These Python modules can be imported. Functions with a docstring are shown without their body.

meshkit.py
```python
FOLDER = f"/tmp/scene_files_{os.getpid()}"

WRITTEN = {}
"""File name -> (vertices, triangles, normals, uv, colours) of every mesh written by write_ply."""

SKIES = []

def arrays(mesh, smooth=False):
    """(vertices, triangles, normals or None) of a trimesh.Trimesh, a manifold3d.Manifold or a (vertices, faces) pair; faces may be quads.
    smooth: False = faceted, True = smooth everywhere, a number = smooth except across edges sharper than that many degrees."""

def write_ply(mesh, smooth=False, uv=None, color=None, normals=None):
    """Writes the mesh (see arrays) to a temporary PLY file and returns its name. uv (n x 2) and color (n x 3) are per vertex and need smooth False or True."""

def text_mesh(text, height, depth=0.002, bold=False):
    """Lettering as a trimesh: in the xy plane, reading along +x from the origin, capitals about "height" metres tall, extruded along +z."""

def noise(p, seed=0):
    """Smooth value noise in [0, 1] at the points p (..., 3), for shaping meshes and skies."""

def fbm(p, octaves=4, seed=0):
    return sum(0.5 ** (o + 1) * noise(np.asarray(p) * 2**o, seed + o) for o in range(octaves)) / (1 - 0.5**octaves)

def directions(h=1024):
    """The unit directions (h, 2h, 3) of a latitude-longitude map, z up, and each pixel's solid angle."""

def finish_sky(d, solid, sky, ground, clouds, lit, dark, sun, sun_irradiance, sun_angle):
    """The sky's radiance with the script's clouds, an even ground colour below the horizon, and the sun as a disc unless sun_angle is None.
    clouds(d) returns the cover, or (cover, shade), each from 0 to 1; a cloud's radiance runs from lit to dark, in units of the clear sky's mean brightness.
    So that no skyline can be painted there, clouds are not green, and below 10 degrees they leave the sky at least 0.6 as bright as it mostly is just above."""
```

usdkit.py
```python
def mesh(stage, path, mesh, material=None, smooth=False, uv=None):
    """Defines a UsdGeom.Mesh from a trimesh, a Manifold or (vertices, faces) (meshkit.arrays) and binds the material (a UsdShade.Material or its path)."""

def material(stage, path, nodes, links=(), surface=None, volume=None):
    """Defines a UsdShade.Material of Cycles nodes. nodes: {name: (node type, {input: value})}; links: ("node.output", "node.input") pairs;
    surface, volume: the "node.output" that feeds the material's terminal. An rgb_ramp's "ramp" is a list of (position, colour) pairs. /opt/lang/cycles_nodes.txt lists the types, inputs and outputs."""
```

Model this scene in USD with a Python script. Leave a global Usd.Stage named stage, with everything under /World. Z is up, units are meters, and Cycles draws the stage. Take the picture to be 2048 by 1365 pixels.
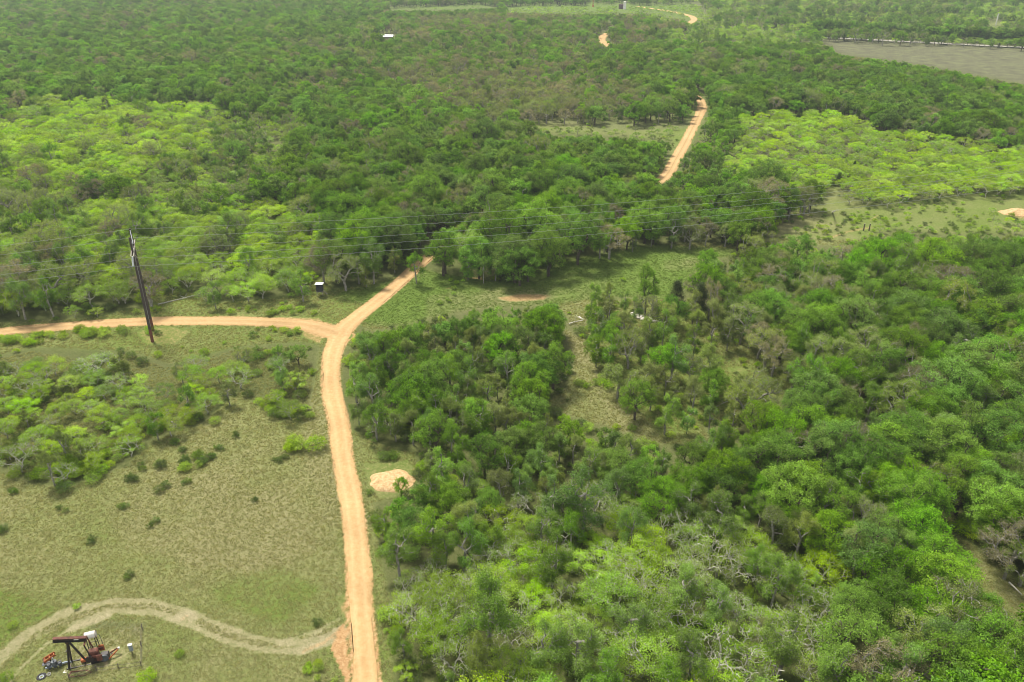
import math, numpy as np, trimesh, usdkit, meshkit
from PIL import Image, ImageDraw
from scipy.ndimage import gaussian_filter, map_coordinates
from pxr import Usd, UsdGeom, UsdLux, UsdShade, Sdf, Gf, Vt

stage = Usd.Stage.CreateInMemory()
UsdGeom.SetStageUpAxis(stage, UsdGeom.Tokens.z)
UsdGeom.SetStageMetersPerUnit(stage, 1.0)
UsdGeom.Xform.Define(stage, '/World')

# ------------------------------------------------------------ camera, sky, sun, exposure
CAM_H, PITCH, FOCAL = 78.0, 27.0, 28.0
EXPOSURE = 0.98
SUN_EL, SUN_AZ = math.radians(58), math.radians(-38)      # azimuth from +y towards +x
SUN_I, SUN_ANGLE, SKY = 0.95, 14.0, 0.078
cam = UsdGeom.Camera.Define(stage, '/World/camera')
cam.CreateFocalLengthAttr(FOCAL); cam.CreateHorizontalApertureAttr(36.0); cam.CreateVerticalApertureAttr(36.0 * 682 / 1024)
cam.CreateClippingRangeAttr(Gf.Vec2f(0.5, 30000)); cam.CreateExposureAttr(EXPOSURE)
cam.AddTranslateOp().Set(Gf.Vec3d(0, 0, CAM_H)); cam.AddRotateXOp().Set(90 - PITCH)
sky_dir = (math.sin(SUN_AZ) * math.cos(SUN_EL), math.cos(SUN_AZ) * math.cos(SUN_EL), math.sin(SUN_EL))
dome = UsdLux.DomeLight.Define(stage, '/World/sky')
skym = usdkit.material(stage, '/World/Looks/sky', {
    'sky': ('sky_texture', {'sky_type': 'single_scattering', 'sun_disc': False, 'sun_elevation': SUN_EL, 'sun_rotation': SUN_AZ}),
    'tc': ('texture_coordinate', {}), 'n': ('noise_texture', {'scale': 3.0, 'detail': 5.0, 'roughness': 0.55}),
    'r': ('rgb_ramp', {'ramp': [(0.30, (0.35,) * 3), (0.62, (0.95,) * 3)]}),
    'mx': ('mix_color', {'b': (6.8, 6.7, 6.5), 'use_clamp': True}),
    'bg': ('background_shader', {'strength': SKY})},
    [('tc.generated', 'n.vector'), ('n.fac', 'r.fac'), ('r.color', 'mx.fac'), ('sky.color', 'mx.a'), ('mx.result', 'bg.color')], surface='bg.background')
UsdShade.MaterialBindingAPI.Apply(dome.GetPrim()).Bind(skym)
dome.GetPrim().SetCustomDataByKey('kind', 'structure')
sun = UsdLux.DistantLight.Define(stage, '/World/sun')
sun.CreateIntensityAttr(SUN_I); sun.CreateAngleAttr(SUN_ANGLE); sun.CreateNormalizeAttr(True); sun.CreateColorAttr(Gf.Vec3f(1, 0.95, 0.86))
sun.AddRotateZOp().Set(-math.degrees(SUN_AZ)); sun.AddRotateXOp().Set(-(90 - math.degrees(SUN_EL)))   # -z axis then points away from the sun
HAZE = 0.00010

# ------------------------------------------------------------ surveying: pixel of the 2048 x 1365 photograph <-> ground
TH, FPX = math.radians(PITCH), FOCAL / 36 * 2048
def at(px, py, z=0.0):
    u, v = (px - 1024) / FPX, (py - 682.5) / FPX
    d = np.array([u, math.cos(TH) - v * math.sin(TH), -math.sin(TH) - v * math.cos(TH)])
    return d * (z - CAM_H) / d[2] + [0, 0, CAM_H]
def project(x, y, z):
    x, y, z = np.asarray(x, float), np.asarray(y, float), np.asarray(z, float) - CAM_H
    w = y * math.cos(TH) - z * math.sin(TH)
    w = np.where(w < 1, 1, w)
    return 1024 + FPX * x / w, 682.5 + FPX * (-y * math.sin(TH) - z * math.cos(TH)) / w, w

class Noise:
    def __init__(s, seed): s.g = gaussian_filter(np.random.default_rng(seed).standard_normal((256, 256)), 1.0, mode='wrap'); s.g /= s.g.std()
    def __call__(s, x, y, scale):
        x, y = np.broadcast_arrays(np.asarray(x, float), np.asarray(y, float))
        return map_coordinates(s.g, [y.ravel() / scale, x.ravel() / scale], order=1, mode='grid-wrap').reshape(x.shape)
N1, N2, N3, N4 = Noise(1), Noise(2), Noise(3), Noise(4)

# ------------------------------------------------------------ prim helpers
used = {}
def numbered(name, parent='/World'):
    k = (parent, name); n = used.get(k, 0); used[k] = n + 1
    return name if n == 0 else f'{name}_{n:03d}'
def tag(prim, label=None, cat=None, group=None, kind=None):
    for k, v in (('label', label), ('category', cat), ('group', group), ('kind', kind)):
        if v: prim.SetCustomDataByKey(k, v)
    return prim
def thing(name, label, cat, loc=(0, 0, 0), rz=0.0, group=None):
    x = UsdGeom.Xform.Define(stage, '/World/' + numbered(name))
    x.AddTranslateOp().Set(Gf.Vec3d(*map(float, loc))); x.AddRotateZOp().Set(float(rz))
    return tag(x.GetPrim(), label, cat, group)
def obj(name, mesh, mat, parent=None, smooth=False, label=None, cat=None, group=None, kind=None):
    pp = str(parent.GetPath()) if parent is not None else '/World'
    m = usdkit.mesh(stage, f'{pp}/{numbered(name, pp)}', mesh, mat, smooth=smooth)
    return tag(m.GetPrim(), label, cat, group, kind)
def box(sx, sy, sz, c=(0, 0, 0), bevel=0.0, R=None):
    if bevel:
        import manifold3d as m3
        b = bevel; pts = [(i * (sx / 2 - (a == 0) * 0 - b * (a != 0)), j * (sy / 2 - b * (a != 1)), k * (sz / 2 - b * (a != 2))) for i in (-1, 1) for j in (-1, 1) for k in (-1, 1) for a in range(3)]
        h = m3.Manifold.hull_points(np.array(pts, np.float64)).to_mesh()
        m = trimesh.Trimesh(h.vert_properties[:, :3], h.tri_verts, process=False)
    else:
        m = trimesh.creation.box([sx, sy, sz])
    if R is not None: m.apply_transform(R)
    m.apply_translation(c); return m
def bar(a, b, w, h=None, up=(0, 0, 1)):
    """A rectangular bar from a to b."""
    a, b = np.asarray(a, float), np.asarray(b, float); h = h or w
    t = b - a; L = np.linalg.norm(t); t /= L
    s = np.cross(up, t)
    if np.linalg.norm(s) < 1e-4: s = np.cross((0, 1, 0), t)
    s /= np.linalg.norm(s); u = np.cross(t, s)
    m = box(L, w, h, bevel=min(w, h) * 0.12)
    M = np.eye(4); M[:3, 0], M[:3, 1], M[:3, 2], M[:3, 3] = t, s, u, (a + b) / 2
    m.apply_transform(M); return m
def rod(pts, r, sides=8):
    """A round tube along points; r may be one radius per point."""
    p = np.asarray(pts, float); r = np.broadcast_to(r, (len(p),))
    t = np.gradient(p, axis=0); t /= np.linalg.norm(t, axis=1, keepdims=True)
    ref = np.array([0, 0, 1.0]) if abs(t[:, 2]).mean() < 0.8 else np.array([1.0, 0, 0])
    a = np.cross(t, ref); a /= np.linalg.norm(a, axis=1, keepdims=True); b = np.cross(t, a)
    g = np.arange(sides) * 2 * np.pi / sides
    v = p[:, None] + r[:, None, None] * (np.cos(g)[None, :, None] * a[:, None] + np.sin(g)[None, :, None] * b[:, None])
    v = np.vstack([v.reshape(-1, 3), p[:1], p[-1:]]); n = len(p); f = []
    for i in range(n - 1):
        for j in range(sides):
            k = (j + 1) % sides; q = (i * sides + j, i * sides + k, (i + 1) * sides + k, (i + 1) * sides + j)
            f += [(q[0], q[2], q[1]), (q[0], q[3], q[2])]
    for j in range(sides):
        k = (j + 1) % sides
        f += [(n * sides, j, k), (n * sides + 1, (n - 1) * sides + k, (n - 1) * sides + j)]
    m = trimesh.Trimesh(v, np.array(f), process=False)
    if m.volume < 0: m.invert()
    return m
def cat_(*ms): return trimesh.util.concatenate(list(ms))

# ------------------------------------------------------------ materials
def plain(name, col, rough=0.7, metal=0.0, var=0.25, scale=4.0, stain=None):
    dark = tuple(c * (1 - var) for c in col); lite = tuple(min(0.9, c * (1 + var)) for c in col)
    ramp = [(0.3, dark), (0.5, col), (0.7, lite)]
    if stain: ramp = [(0.30, stain), (0.42, dark), (0.55, col), (0.75, lite)]
    return usdkit.material(stage, '/World/Looks/' + name, {
        'tc': ('texture_coordinate', {}), 'n': ('noise_texture', {'scale': scale, 'detail': 6.0, 'roughness': 0.65}),
        'r': ('rgb_ramp', {'ramp': ramp}), 'b': ('bump', {'strength': 0.3, 'distance': 0.02}),
        'p': ('principled_bsdf', {'roughness': rough, 'metallic': metal, 'specular_ior_level': 0.3})},
        [('tc.object', 'n.vector'), ('n.fac', 'r.fac'), ('r.color', 'p.base_color'), ('n.fac', 'b.height'), ('b.normal', 'p.normal')], surface='p.BSDF')
def leaf(name, cols, dead=None, trans=0.35, varv=0.30, varh=0.011):
    """Leaves: tone differs from leaf to leaf and a little from tree to tree."""
    ramp = [(0.0, cols[0]), (0.45, cols[1]), (0.9, cols[2]), (1.0, dead or cols[2])]
    return usdkit.material(stage, '/World/Looks/' + name, {
        'g': ('attribute', {'attribute': 'tint'}), 'r': ('rgb_ramp', {'ramp': ramp}),
        'oi': ('object_info', {}), 'wn': ('white_noise_texture', {'dimensions': '3D'}), 'sep': ('separate_color', {}),
        'mv': ('map_range', {'from_min': 0.0, 'from_max': 1.0, 'to_min': 1 - varv, 'to_max': 1 + varv}),
        'mh': ('map_range', {'from_min': 0.0, 'from_max': 1.0, 'to_min': 0.5 - varh, 'to_max': 0.5 + varh}),
        'ms': ('map_range', {'from_min': 0.0, 'from_max': 1.0, 'to_min': 0.88, 'to_max': 1.1}),
        'hsv': ('hsv', {'fac': 1.0}),
        'd': ('diffuse_bsdf', {'roughness': 0.6}), 't': ('translucent_bsdf', {}), 'gl': ('glossy_bsdf', {'roughness': 0.45, 'color': (0.5, 0.52, 0.5)}),
        'tc': ('mix_color', {'blend_type': 'multiply', 'fac': 1.0, 'b': (0.85 * trans / .35, 0.82 * trans / .35, 0.40 * trans / .35), 'use_clamp': False}), 'm': ('add_closure', {}), 'm2': ('mix_closure', {'fac': 0.02})},
        [('g.fac', 'r.fac'), ('oi.location', 'wn.vector'), ('wn.color', 'sep.color'), ('sep.r', 'mv.value'), ('sep.g', 'mh.value'), ('sep.b', 'ms.value'),
         ('mv.result', 'hsv.value'), ('mh.result', 'hsv.hue'), ('ms.result', 'hsv.saturation'), ('r.color', 'hsv.color'),
         ('hsv.color', 'd.color'), ('hsv.color', 'tc.a'), ('tc.result', 't.color'), ('d.BSDF', 'm.closure1'), ('t.BSDF', 'm.closure2'),
         ('m.closure', 'm2.closure1'), ('gl.BSDF', 'm2.closure2')], surface='m2.closure')
def bark(name, a, b):
    return usdkit.material(stage, '/World/Looks/' + name, {
        'tc': ('texture_coordinate', {}), 'n': ('noise_texture', {'scale': 3.0, 'detail': 5.0}), 'r': ('rgb_ramp', {'ramp': [(0.35, a), (0.65, b)]}),
        'p': ('principled_bsdf', {'roughness': 0.9, 'specular_ior_level': 0.15})},
        [('tc.object', 'n.vector'), ('n.fac', 'r.fac'), ('r.color', 'p.base_color')], surface='p.BSDF')
L = {
    'oak_dark': leaf('leaf_deep_green', [(0.039, 0.075, 0.006), (0.085, 0.155, 0.013), (0.131, 0.242, 0.019)]),
    'oak_bright': leaf('leaf_fresh_green', [(0.050, 0.098, 0.006), (0.106, 0.203, 0.013), (0.166, 0.315, 0.020)]),
    'elm_green': leaf('leaf_mid_green', [(0.047, 0.082, 0.009), (0.097, 0.171, 0.018), (0.149, 0.263, 0.028)], (0.195, 0.220, 0.110)),
    'elm_grey': leaf('leaf_grey_green', [(0.060, 0.076, 0.017), (0.124, 0.159, 0.036), (0.192, 0.246, 0.055)], (0.232, 0.232, 0.159)),
    'bud_olive': leaf('leaf_pale_olive', [(0.063, 0.080, 0.018), (0.130, 0.167, 0.038), (0.202, 0.259, 0.059)], (0.23, 0.20, 0.12)),
    'bud_brown': leaf('leaf_budding_brown', [(0.075, 0.072, 0.037), (0.157, 0.149, 0.075), (0.244, 0.232, 0.118)], (0.24, 0.19, 0.13)),
    'mesq': leaf('leaf_yellow_green', [(0.094, 0.140, 0.006), (0.194, 0.293, 0.012), (0.302, 0.454, 0.020)], (0.293, 0.342, 0.037)),
    'mesq_soft': leaf('leaf_lime_green', [(0.075, 0.114, 0.012), (0.156, 0.240, 0.025), (0.242, 0.372, 0.041)], (0.244, 0.268, 0.098)),
    'cedar': leaf('leaf_evergreen', [(0.023, 0.036, 0.007), (0.046, 0.075, 0.016), (0.072, 0.116, 0.024)], trans=0.15),
    'shrub': leaf('leaf_bush_lime', [(0.076, 0.114, 0.006), (0.159, 0.239, 0.012), (0.246, 0.370, 0.018)]),
    'shrub_dark': leaf('leaf_bush_dark', [(0.033, 0.054, 0.007), (0.070, 0.112, 0.014), (0.108, 0.174, 0.022)]),
    'grass': leaf('grass_blades', [(0.115, 0.135, 0.032), (0.185, 0.192, 0.066), (0.270, 0.255, 0.120)], (0.34, 0.31, 0.17), trans=0.30, varv=0.25, varh=0.02),
    'lush': leaf('grass_lush', [(0.062, 0.108, 0.016), (0.105, 0.162, 0.026), (0.160, 0.205, 0.045)], (0.22, 0.21, 0.08), trans=0.20, varv=0.25),
}
B = {'dark': bark('bark_dark', (0.060, 0.048, 0.036), (0.125, 0.105, 0.082)), 'grey': bark('bark_grey', (0.16, 0.15, 0.125), (0.33, 0.31, 0.27)),
     'pale': bark('bark_pale', (0.25, 0.235, 0.19), (0.46, 0.44, 0.38)), 'bleached': bark('bark_bleached', (0.42, 0.39, 0.33), (0.66, 0.62, 0.55))}
M = {'black_steel': plain('black_steel', (0.030, 0.027, 0.026), 0.5, 0.3, 0.4, 5, (0.12, 0.045, 0.02)), 'rust': plain('rust_red_paint', (0.125, 0.046, 0.030), 0.75, 0, 0.45, 3, (0.055, 0.028, 0.018)),
     'orange': plain('orange_paint', (0.36, 0.105, 0.032), 0.7, 0, 0.3, 3, (0.14, 0.045, 0.02)), 'white': plain('white_paint', (0.62, 0.60, 0.55), 0.55, 0, 0.10, 3, (0.34, 0.25, 0.18)),
     'grey_metal': plain('grey_metal', (0.20, 0.23, 0.26), 0.5, 0.3, 0.25, 4), 'dull_metal': plain('dull_metal', (0.085, 0.095, 0.105), 0.6, 0.2, 0.4, 4, (0.05, 0.033, 0.025)),
     'rubber': plain('black_rubber', (0.025, 0.025, 0.027), 0.8), 'pole': plain('creosote_wood', (0.055, 0.043, 0.035), 0.85, 0, 0.4, 2), 'pole_foot': plain('red_brown_wood', (0.13, 0.05, 0.03), 0.85, 0, 0.3, 3),
     'porcelain': plain('pale_insulator', (0.66, 0.68, 0.70), 0.3, 0, 0.08), 'wire': plain('aluminium_wire', (0.50, 0.51, 0.50), 0.5, 0.2, 0.05), 'roof_white': plain('white_metal_roof', (0.83, 0.83, 0.82), 0.5, 0, 0.04),
     'blind_wall': plain('dark_board', (0.045, 0.047, 0.050), 0.8, 0, 0.3), 'timber': plain('weathered_timber', (0.30, 0.27, 0.22), 0.85, 0, 0.25), 'post': plain('old_post', (0.10, 0.085, 0.07), 0.9, 0, 0.3),
     'brown_tank': plain('brown_tank_paint', (0.10, 0.06, 0.055), 0.6, 0.1, 0.3), 'sand': None}
def sand_mat(name, a, b, c, scale=2.0):
    return usdkit.material(stage, '/World/Looks/' + name, {
        'g': ('geometry', {}), 'n': ('noise_texture', {'scale': scale, 'detail': 9.0, 'roughness': 0.7}), 'r': ('rgb_ramp', {'ramp': [(0.33, a), (0.52, b), (0.68, c)]}),
        'b': ('bump', {'strength': 0.8, 'distance': 0.12}), 'p': ('principled_bsdf', {'roughness': 0.95, 'specular_ior_level': 0.1})},
        [('g.position', 'n.vector'), ('n.fac', 'r.fac'), ('r.color', 'p.base_color'), ('n.fac', 'b.height'), ('b.normal', 'p.normal')], surface='p.BSDF')
M['sand'] = sand_mat('pale_sand', (0.30, 0.19, 0.085), (0.44, 0.30, 0.15), (0.56, 0.42, 0.25))
M['rock'] = sand_mat('pale_rock', (0.30, 0.26, 0.20), (0.50, 0.46, 0.40), (0.70, 0.67, 0.62))
M['bank'] = sand_mat('brown_bank', (0.06, 0.045, 0.03), (0.12, 0.09, 0.06), (0.20, 0.15, 0.10), 1.0)

# ground: cover.r = bare soil, cover.g = dry straw, cover.b = woodland litter; tone.r = lush, tone.g = grey-brown dead field
ground_mat = usdkit.material(stage, '/World/Looks/ground', {
    'g': ('geometry', {}), 'ca': ('attribute', {'attribute': 'cover'}), 'ta': ('attribute', {'attribute': 'tone'}),
    'cs': ('separate_color', {}), 'ts': ('separate_color', {}),
    'nb': ('noise_texture', {'scale': 0.12, 'detail': 5.0, 'roughness': 0.6}), 'nm': ('noise_texture', {'scale': 1.5, 'detail': 8.0, 'roughness': 0.70, 'distortion': 0.9}),
    'nf': ('noise_texture', {'scale': 6.0, 'detail': 6.0, 'roughness': 0.75, 'distortion': 0.8}),
    'green': ('rgb_ramp', {'ramp': [(0.30, (0.064, 0.097, 0.017)), (0.5, (0.109, 0.151, 0.029)), (0.7, (0.165, 0.194, 0.051))]}),
    'lushc': ('rgb_ramp', {'ramp': [(0.30, (0.053, 0.096, 0.015)), (0.5, (0.093, 0.147, 0.025)), (0.7, (0.147, 0.187, 0.040))]}),
    'straw': ('rgb_ramp', {'ramp': [(0.30, (0.099, 0.099, 0.036)), (0.5, (0.185, 0.177, 0.079)), (0.7, (0.280, 0.258, 0.136))]}),
    'soil': ('rgb_ramp', {'ramp': [(0.30, (0.24, 0.135, 0.06)), (0.5, (0.37, 0.225, 0.105)), (0.7, (0.48, 0.335, 0.18))]}),
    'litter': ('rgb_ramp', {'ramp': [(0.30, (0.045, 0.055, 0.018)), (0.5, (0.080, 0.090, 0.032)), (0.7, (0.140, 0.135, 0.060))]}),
    'dead': ('rgb_ramp', {'ramp': [(0.38, (0.063, 0.061, 0.038)), (0.5, (0.106, 0.106, 0.059)), (0.60, (0.144, 0.162, 0.068))]}),
    'mixn': ('mix_float', {'fac': 0.5}), 'mixn2': ('mix_float', {'fac': 0.6}),
    'dsum': ('math', {'math_type': 'add'}), 'dfac': ('map_range', {'from_min': 0.80, 'from_max': 1.15, 'clamp': True}),
    'ssum': ('math', {'math_type': 'add'}), 'sfac': ('map_range', {'from_min': 0.88, 'from_max': 1.12, 'clamp': True}),
    'm0': ('mix_color', {}), 'm1': ('mix_color', {}), 'm2': ('mix_color', {}), 'worn': ('rgb_ramp', {'ramp': [(0.32, (0.160, 0.148, 0.072)), (0.5, (0.264, 0.236, 0.136)), (0.68, (0.352, 0.308, 0.200))]}), 'wsum': ('math', {'math_type': 'add'}), 'wfac': ('map_range', {'from_min': 0.82, 'from_max': 1.12, 'clamp': True}), 'm5': ('mix_color', {}),
    'm3': ('mix_color', {}), 'm4': ('mix_color', {}),
    'b': ('bump', {'strength': 0.9, 'distance': 0.25}), 'p': ('principled_bsdf', {'roughness': 0.95, 'specular_ior_level': 0.08})},
    [('ca.color', 'cs.color'), ('ta.color', 'ts.color'), ('g.position', 'nb.vector'), ('g.position', 'nm.vector'), ('g.position', 'nf.vector'),
     ('nm.fac', 'mixn.a'), ('nf.fac', 'mixn.b'), ('nb.fac', 'mixn2.a'), ('mixn.result', 'mixn2.b'),
     ('mixn.result', 'green.fac'), ('mixn.result', 'lushc.fac'), ('mixn.result', 'straw.fac'), ('nm.fac', 'soil.fac'), ('mixn.result', 'litter.fac'), ('mixn2.result', 'dead.fac'),
     ('cs.g', 'dsum.value1'), ('mixn2.result', 'dsum.value2'), ('dsum.value', 'dfac.value'),
     ('cs.r', 'ssum.value1'), ('mixn.result', 'ssum.value2'), ('ssum.value', 'sfac.value'),
     ('ts.r', 'm0.fac'), ('green.color', 'm0.a'), ('lushc.color', 'm0.b'),
     ('dfac.result', 'm1.fac'), ('m0.result', 'm1.a'), ('straw.color', 'm1.b'),
     ('ts.g', 'm2.fac'), ('m1.result', 'm2.a'), ('dead.color', 'm2.b'),
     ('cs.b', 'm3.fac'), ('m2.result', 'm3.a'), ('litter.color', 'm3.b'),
     ('sfac.result', 'm4.fac'), ('ts.b', 'wsum.value1'), ('mixn.result', 'wsum.value2'), ('wsum.value', 'wfac.value'), ('mixn.result', 'worn.fac'), ('wfac.result', 'm5.fac'), ('m3.result', 'm5.a'), ('worn.color', 'm5.b'), ('m5.result', 'm4.a'), ('soil.color', 'm4.b'), ('m4.result', 'p.base_color'),
     ('mixn.result', 'b.height'), ('b.normal', 'p.normal')], surface='p.BSDF')
# roads: edge.r = 0 at the centre line .. 1 at the edges, edge.g = wheel tracks, edge.b = grass on the crown
def road_mat(name, k):
    return usdkit.material(stage, '/World/Looks/' + name, {
        'g': ('geometry', {}), 'a': ('attribute', {'attribute': 'edge'}), 's': ('separate_color', {}),
        'n': ('noise_texture', {'scale': 1.3, 'detail': 9.0, 'roughness': 0.7}), 'nf': ('noise_texture', {'scale': 9.0, 'detail': 4.0, 'roughness': 0.7}), 'nl': ('noise_texture', {'scale': 0.09, 'detail': 3.0}),
        'mn': ('mix_float', {'fac': 0.45}),
        'loose': ('rgb_ramp', {'ramp': [(0.30, (0.31 * k, 0.190 * k, 0.083 * k)), (0.5, (0.45 * k, 0.290 * k, 0.132 * k)), (0.7, (0.57 * k, 0.40 * k, 0.215 * k))]}),
        'track': ('rgb_ramp', {'ramp': [(0.30, (0.40 * k, 0.258 * k, 0.118 * k)), (0.5, (0.50 * k, 0.335 * k, 0.162 * k)), (0.7, (0.58 * k, 0.41 * k, 0.225 * k))]}),
        'grass': ('rgb_ramp', {'ramp': [(0.35, (0.09, 0.10, 0.03)), (0.65, (0.24, 0.20, 0.09))]}),
        'gs': ('math', {'math_type': 'add'}), 'gf': ('map_range', {'from_min': 0.95, 'from_max': 1.12, 'clamp': True}),
        'm1': ('mix_color', {}), 'm2': ('mix_color', {}), 'lv': ('map_range', {'from_min': 0.3, 'from_max': 0.7, 'to_min': 0.86, 'to_max': 1.1}), 'hsv': ('hsv', {'fac': 1.0}),
        'b': ('bump', {'strength': 0.6, 'distance': 0.06}), 'p': ('principled_bsdf', {'roughness': 0.95, 'specular_ior_level': 0.08})},
        [('g.position', 'n.vector'), ('g.position', 'nf.vector'), ('g.position', 'nl.vector'), ('a.color', 's.color'), ('n.fac', 'mn.a'), ('nf.fac', 'mn.b'),
         ('mn.result', 'loose.fac'), ('mn.result', 'track.fac'), ('mn.result', 'grass.fac'), ('s.g', 'm1.fac'), ('loose.color', 'm1.a'), ('track.color', 'm1.b'),
         ('s.b', 'gs.value1'), ('mn.result', 'gs.value2'), ('gs.value', 'gf.value'), ('gf.result', 'm2.fac'), ('m1.result', 'm2.a'), ('grass.color', 'm2.b'),
         ('nl.fac', 'lv.value'), ('lv.result', 'hsv.value'), ('m2.result', 'hsv.color'), ('hsv.color', 'p.base_color'), ('mn.result', 'b.height'), ('b.normal', 'p.normal')], surface='p.BSDF')

# ------------------------------------------------------------ the lie of the land: roads (pixel, width in metres, grassy crown 0..1)
ROADS = {
    'main': ([(742, 1560), (733, 1365), (726, 1280), (719, 1200), (713, 1090), (703, 1007), (687, 924), (676, 841), (665, 795), (661, 750), (668, 699), (686, 662), (720, 630), (763, 596), (803, 562), (840, 528), (878, 500), (905, 484), (960, 460), (1060, 432), (1180, 405), (1270, 382), (1324, 359), (1351, 320), (1370, 286), (1386, 255), (1399, 228), (1404, 208), (1397, 197), (1370, 185)],
             [3.3, 3.3, 3.3, 3.3, 3.3, 3.4, 3.5, 3.8, 3.8, 3.7, 4.2, 5.0, 4.4, 4.2, 4.0, 3.8, 3.6, 3.6, 3.8, 4.0, 4.2, 4.4, 4.6, 4.7, 4.7, 4.8, 4.8, 4.8, 4.6, 4.4]),
    'branch': ([(-140, 680), (0, 664), (103, 655), (239, 646), (342, 642), (444, 642), (547, 645), (610, 650), (650, 660), (690, 675)],
               [4.2, 4.4, 4.4, 4.6, 4.6, 4.6, 4.8, 5.4, 6.2, 5.0]),
    'far1': ([(1226, 104), (1218, 94), (1203, 82), (1206, 74), (1216, 67), (1240, 60), (1300, 55), (1370, 51), (1382, 45), (1388, 38), (1382, 33), (1360, 27), (1320, 20), (1293, 16), (1276, 13)], [7.5] * 15),
}
def road_line(key, step=0.8):
    px, w = ROADS[key]
    p = np.array([at(*q)[:2] for q in px]); d = np.r_[0, np.cumsum(np.linalg.norm(np.diff(p, axis=0), axis=1))]
    from scipy.interpolate import PchipInterpolator
    s = np.arange(0, d[-1], step)
    return np.stack([PchipInterpolator(d, p[:, 0])(s), PchipInterpolator(d, p[:, 1])(s)], 1), PchipInterpolator(d, np.array(w))(s) * .90, s
LINES = {k: road_line(k, 0.8 if k != 'far1' else 2.5) for k in ROADS}
from scipy.spatial import cKDTree
road_tree = cKDTree(np.vstack([LINES[k][0] for k in LINES])); road_half = np.concatenate([LINES[k][1] / 2 for k in LINES])
def road_gap(x, y):
    d, i = road_tree.query(np.stack([np.ravel(x), np.ravel(y)], 1)); return (d - road_half[i]).reshape(np.shape(x))

# painted survey of the photograph: what grows where
PADX, PADT, PADB = 500, 40, 420
W0, H0 = 2048, 1365
class_img = Image.new('I', (W0, H0), 0); cd = ImageDraw.Draw(class_img)
REG = []
def region(place, poly, mix, dens=0.9, hs=1.0, open_=False, shrubs=0.0):
    REG.append(dict(place=place, mix=mix, dens=dens, hs=hs, open=open_, shrubs=shrubs))
    cd.polygon([(float(a), float(b)) for a, b in poly], fill=len(REG) - 1)
FULL = [(0, 0), (2048, 0), (2048, 1365), (0, 1365)]
region('in the far upper wood', FULL, dict(oak_bright=.40, oak_dark=.10, elm_green=.18, mesq_soft=.08, bud_olive=.16, bud_brown=.08), .95)
region('in the hazy corner wood', [(1300, 0), (2048, 0), (2048, 90), (1640, 75), (1500, 60), (1300, 50)], dict(mesq_soft=.48, mesq=.12, elm_green=.18, oak_dark=.06, bud_olive=.10, oak_bright=.04, cedar=.02), .9)
region('in the far grey wood', [(760, 40), (960, 30), (1220, 30), (1390, 50), (1300, 70), (1230, 150), (1330, 200), (1160, 245), (960, 235), (760, 150)], dict(bud_olive=.34, bud_brown=.12, oak_bright=.18, elm_green=.2, elm_grey=.16), .95, .95)
region('in the lime stand near the field', [(1310, 62), (1420, 48), (1640, 78), (1668, 105), (1600, 106), (1300, 100)], dict(mesq_soft=.6, elm_green=.22, mesq=.1, cedar=.08), 1.0, 1.0)
region('in the dark oak belt', [(1180, 105), (1300, 95), (1600, 100), (1700, 112), (1840, 130), (2048, 168), (2048, 290), (1900, 262), (1760, 248), (1720, 222), (1590, 212), (1480, 222), (1420, 225), (1410, 190), (1200, 160)], dict(oak_bright=.42, oak_dark=.26, bud_olive=.12, elm_green=.13, bud_brown=.07), 1.0, 1.0)
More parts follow.
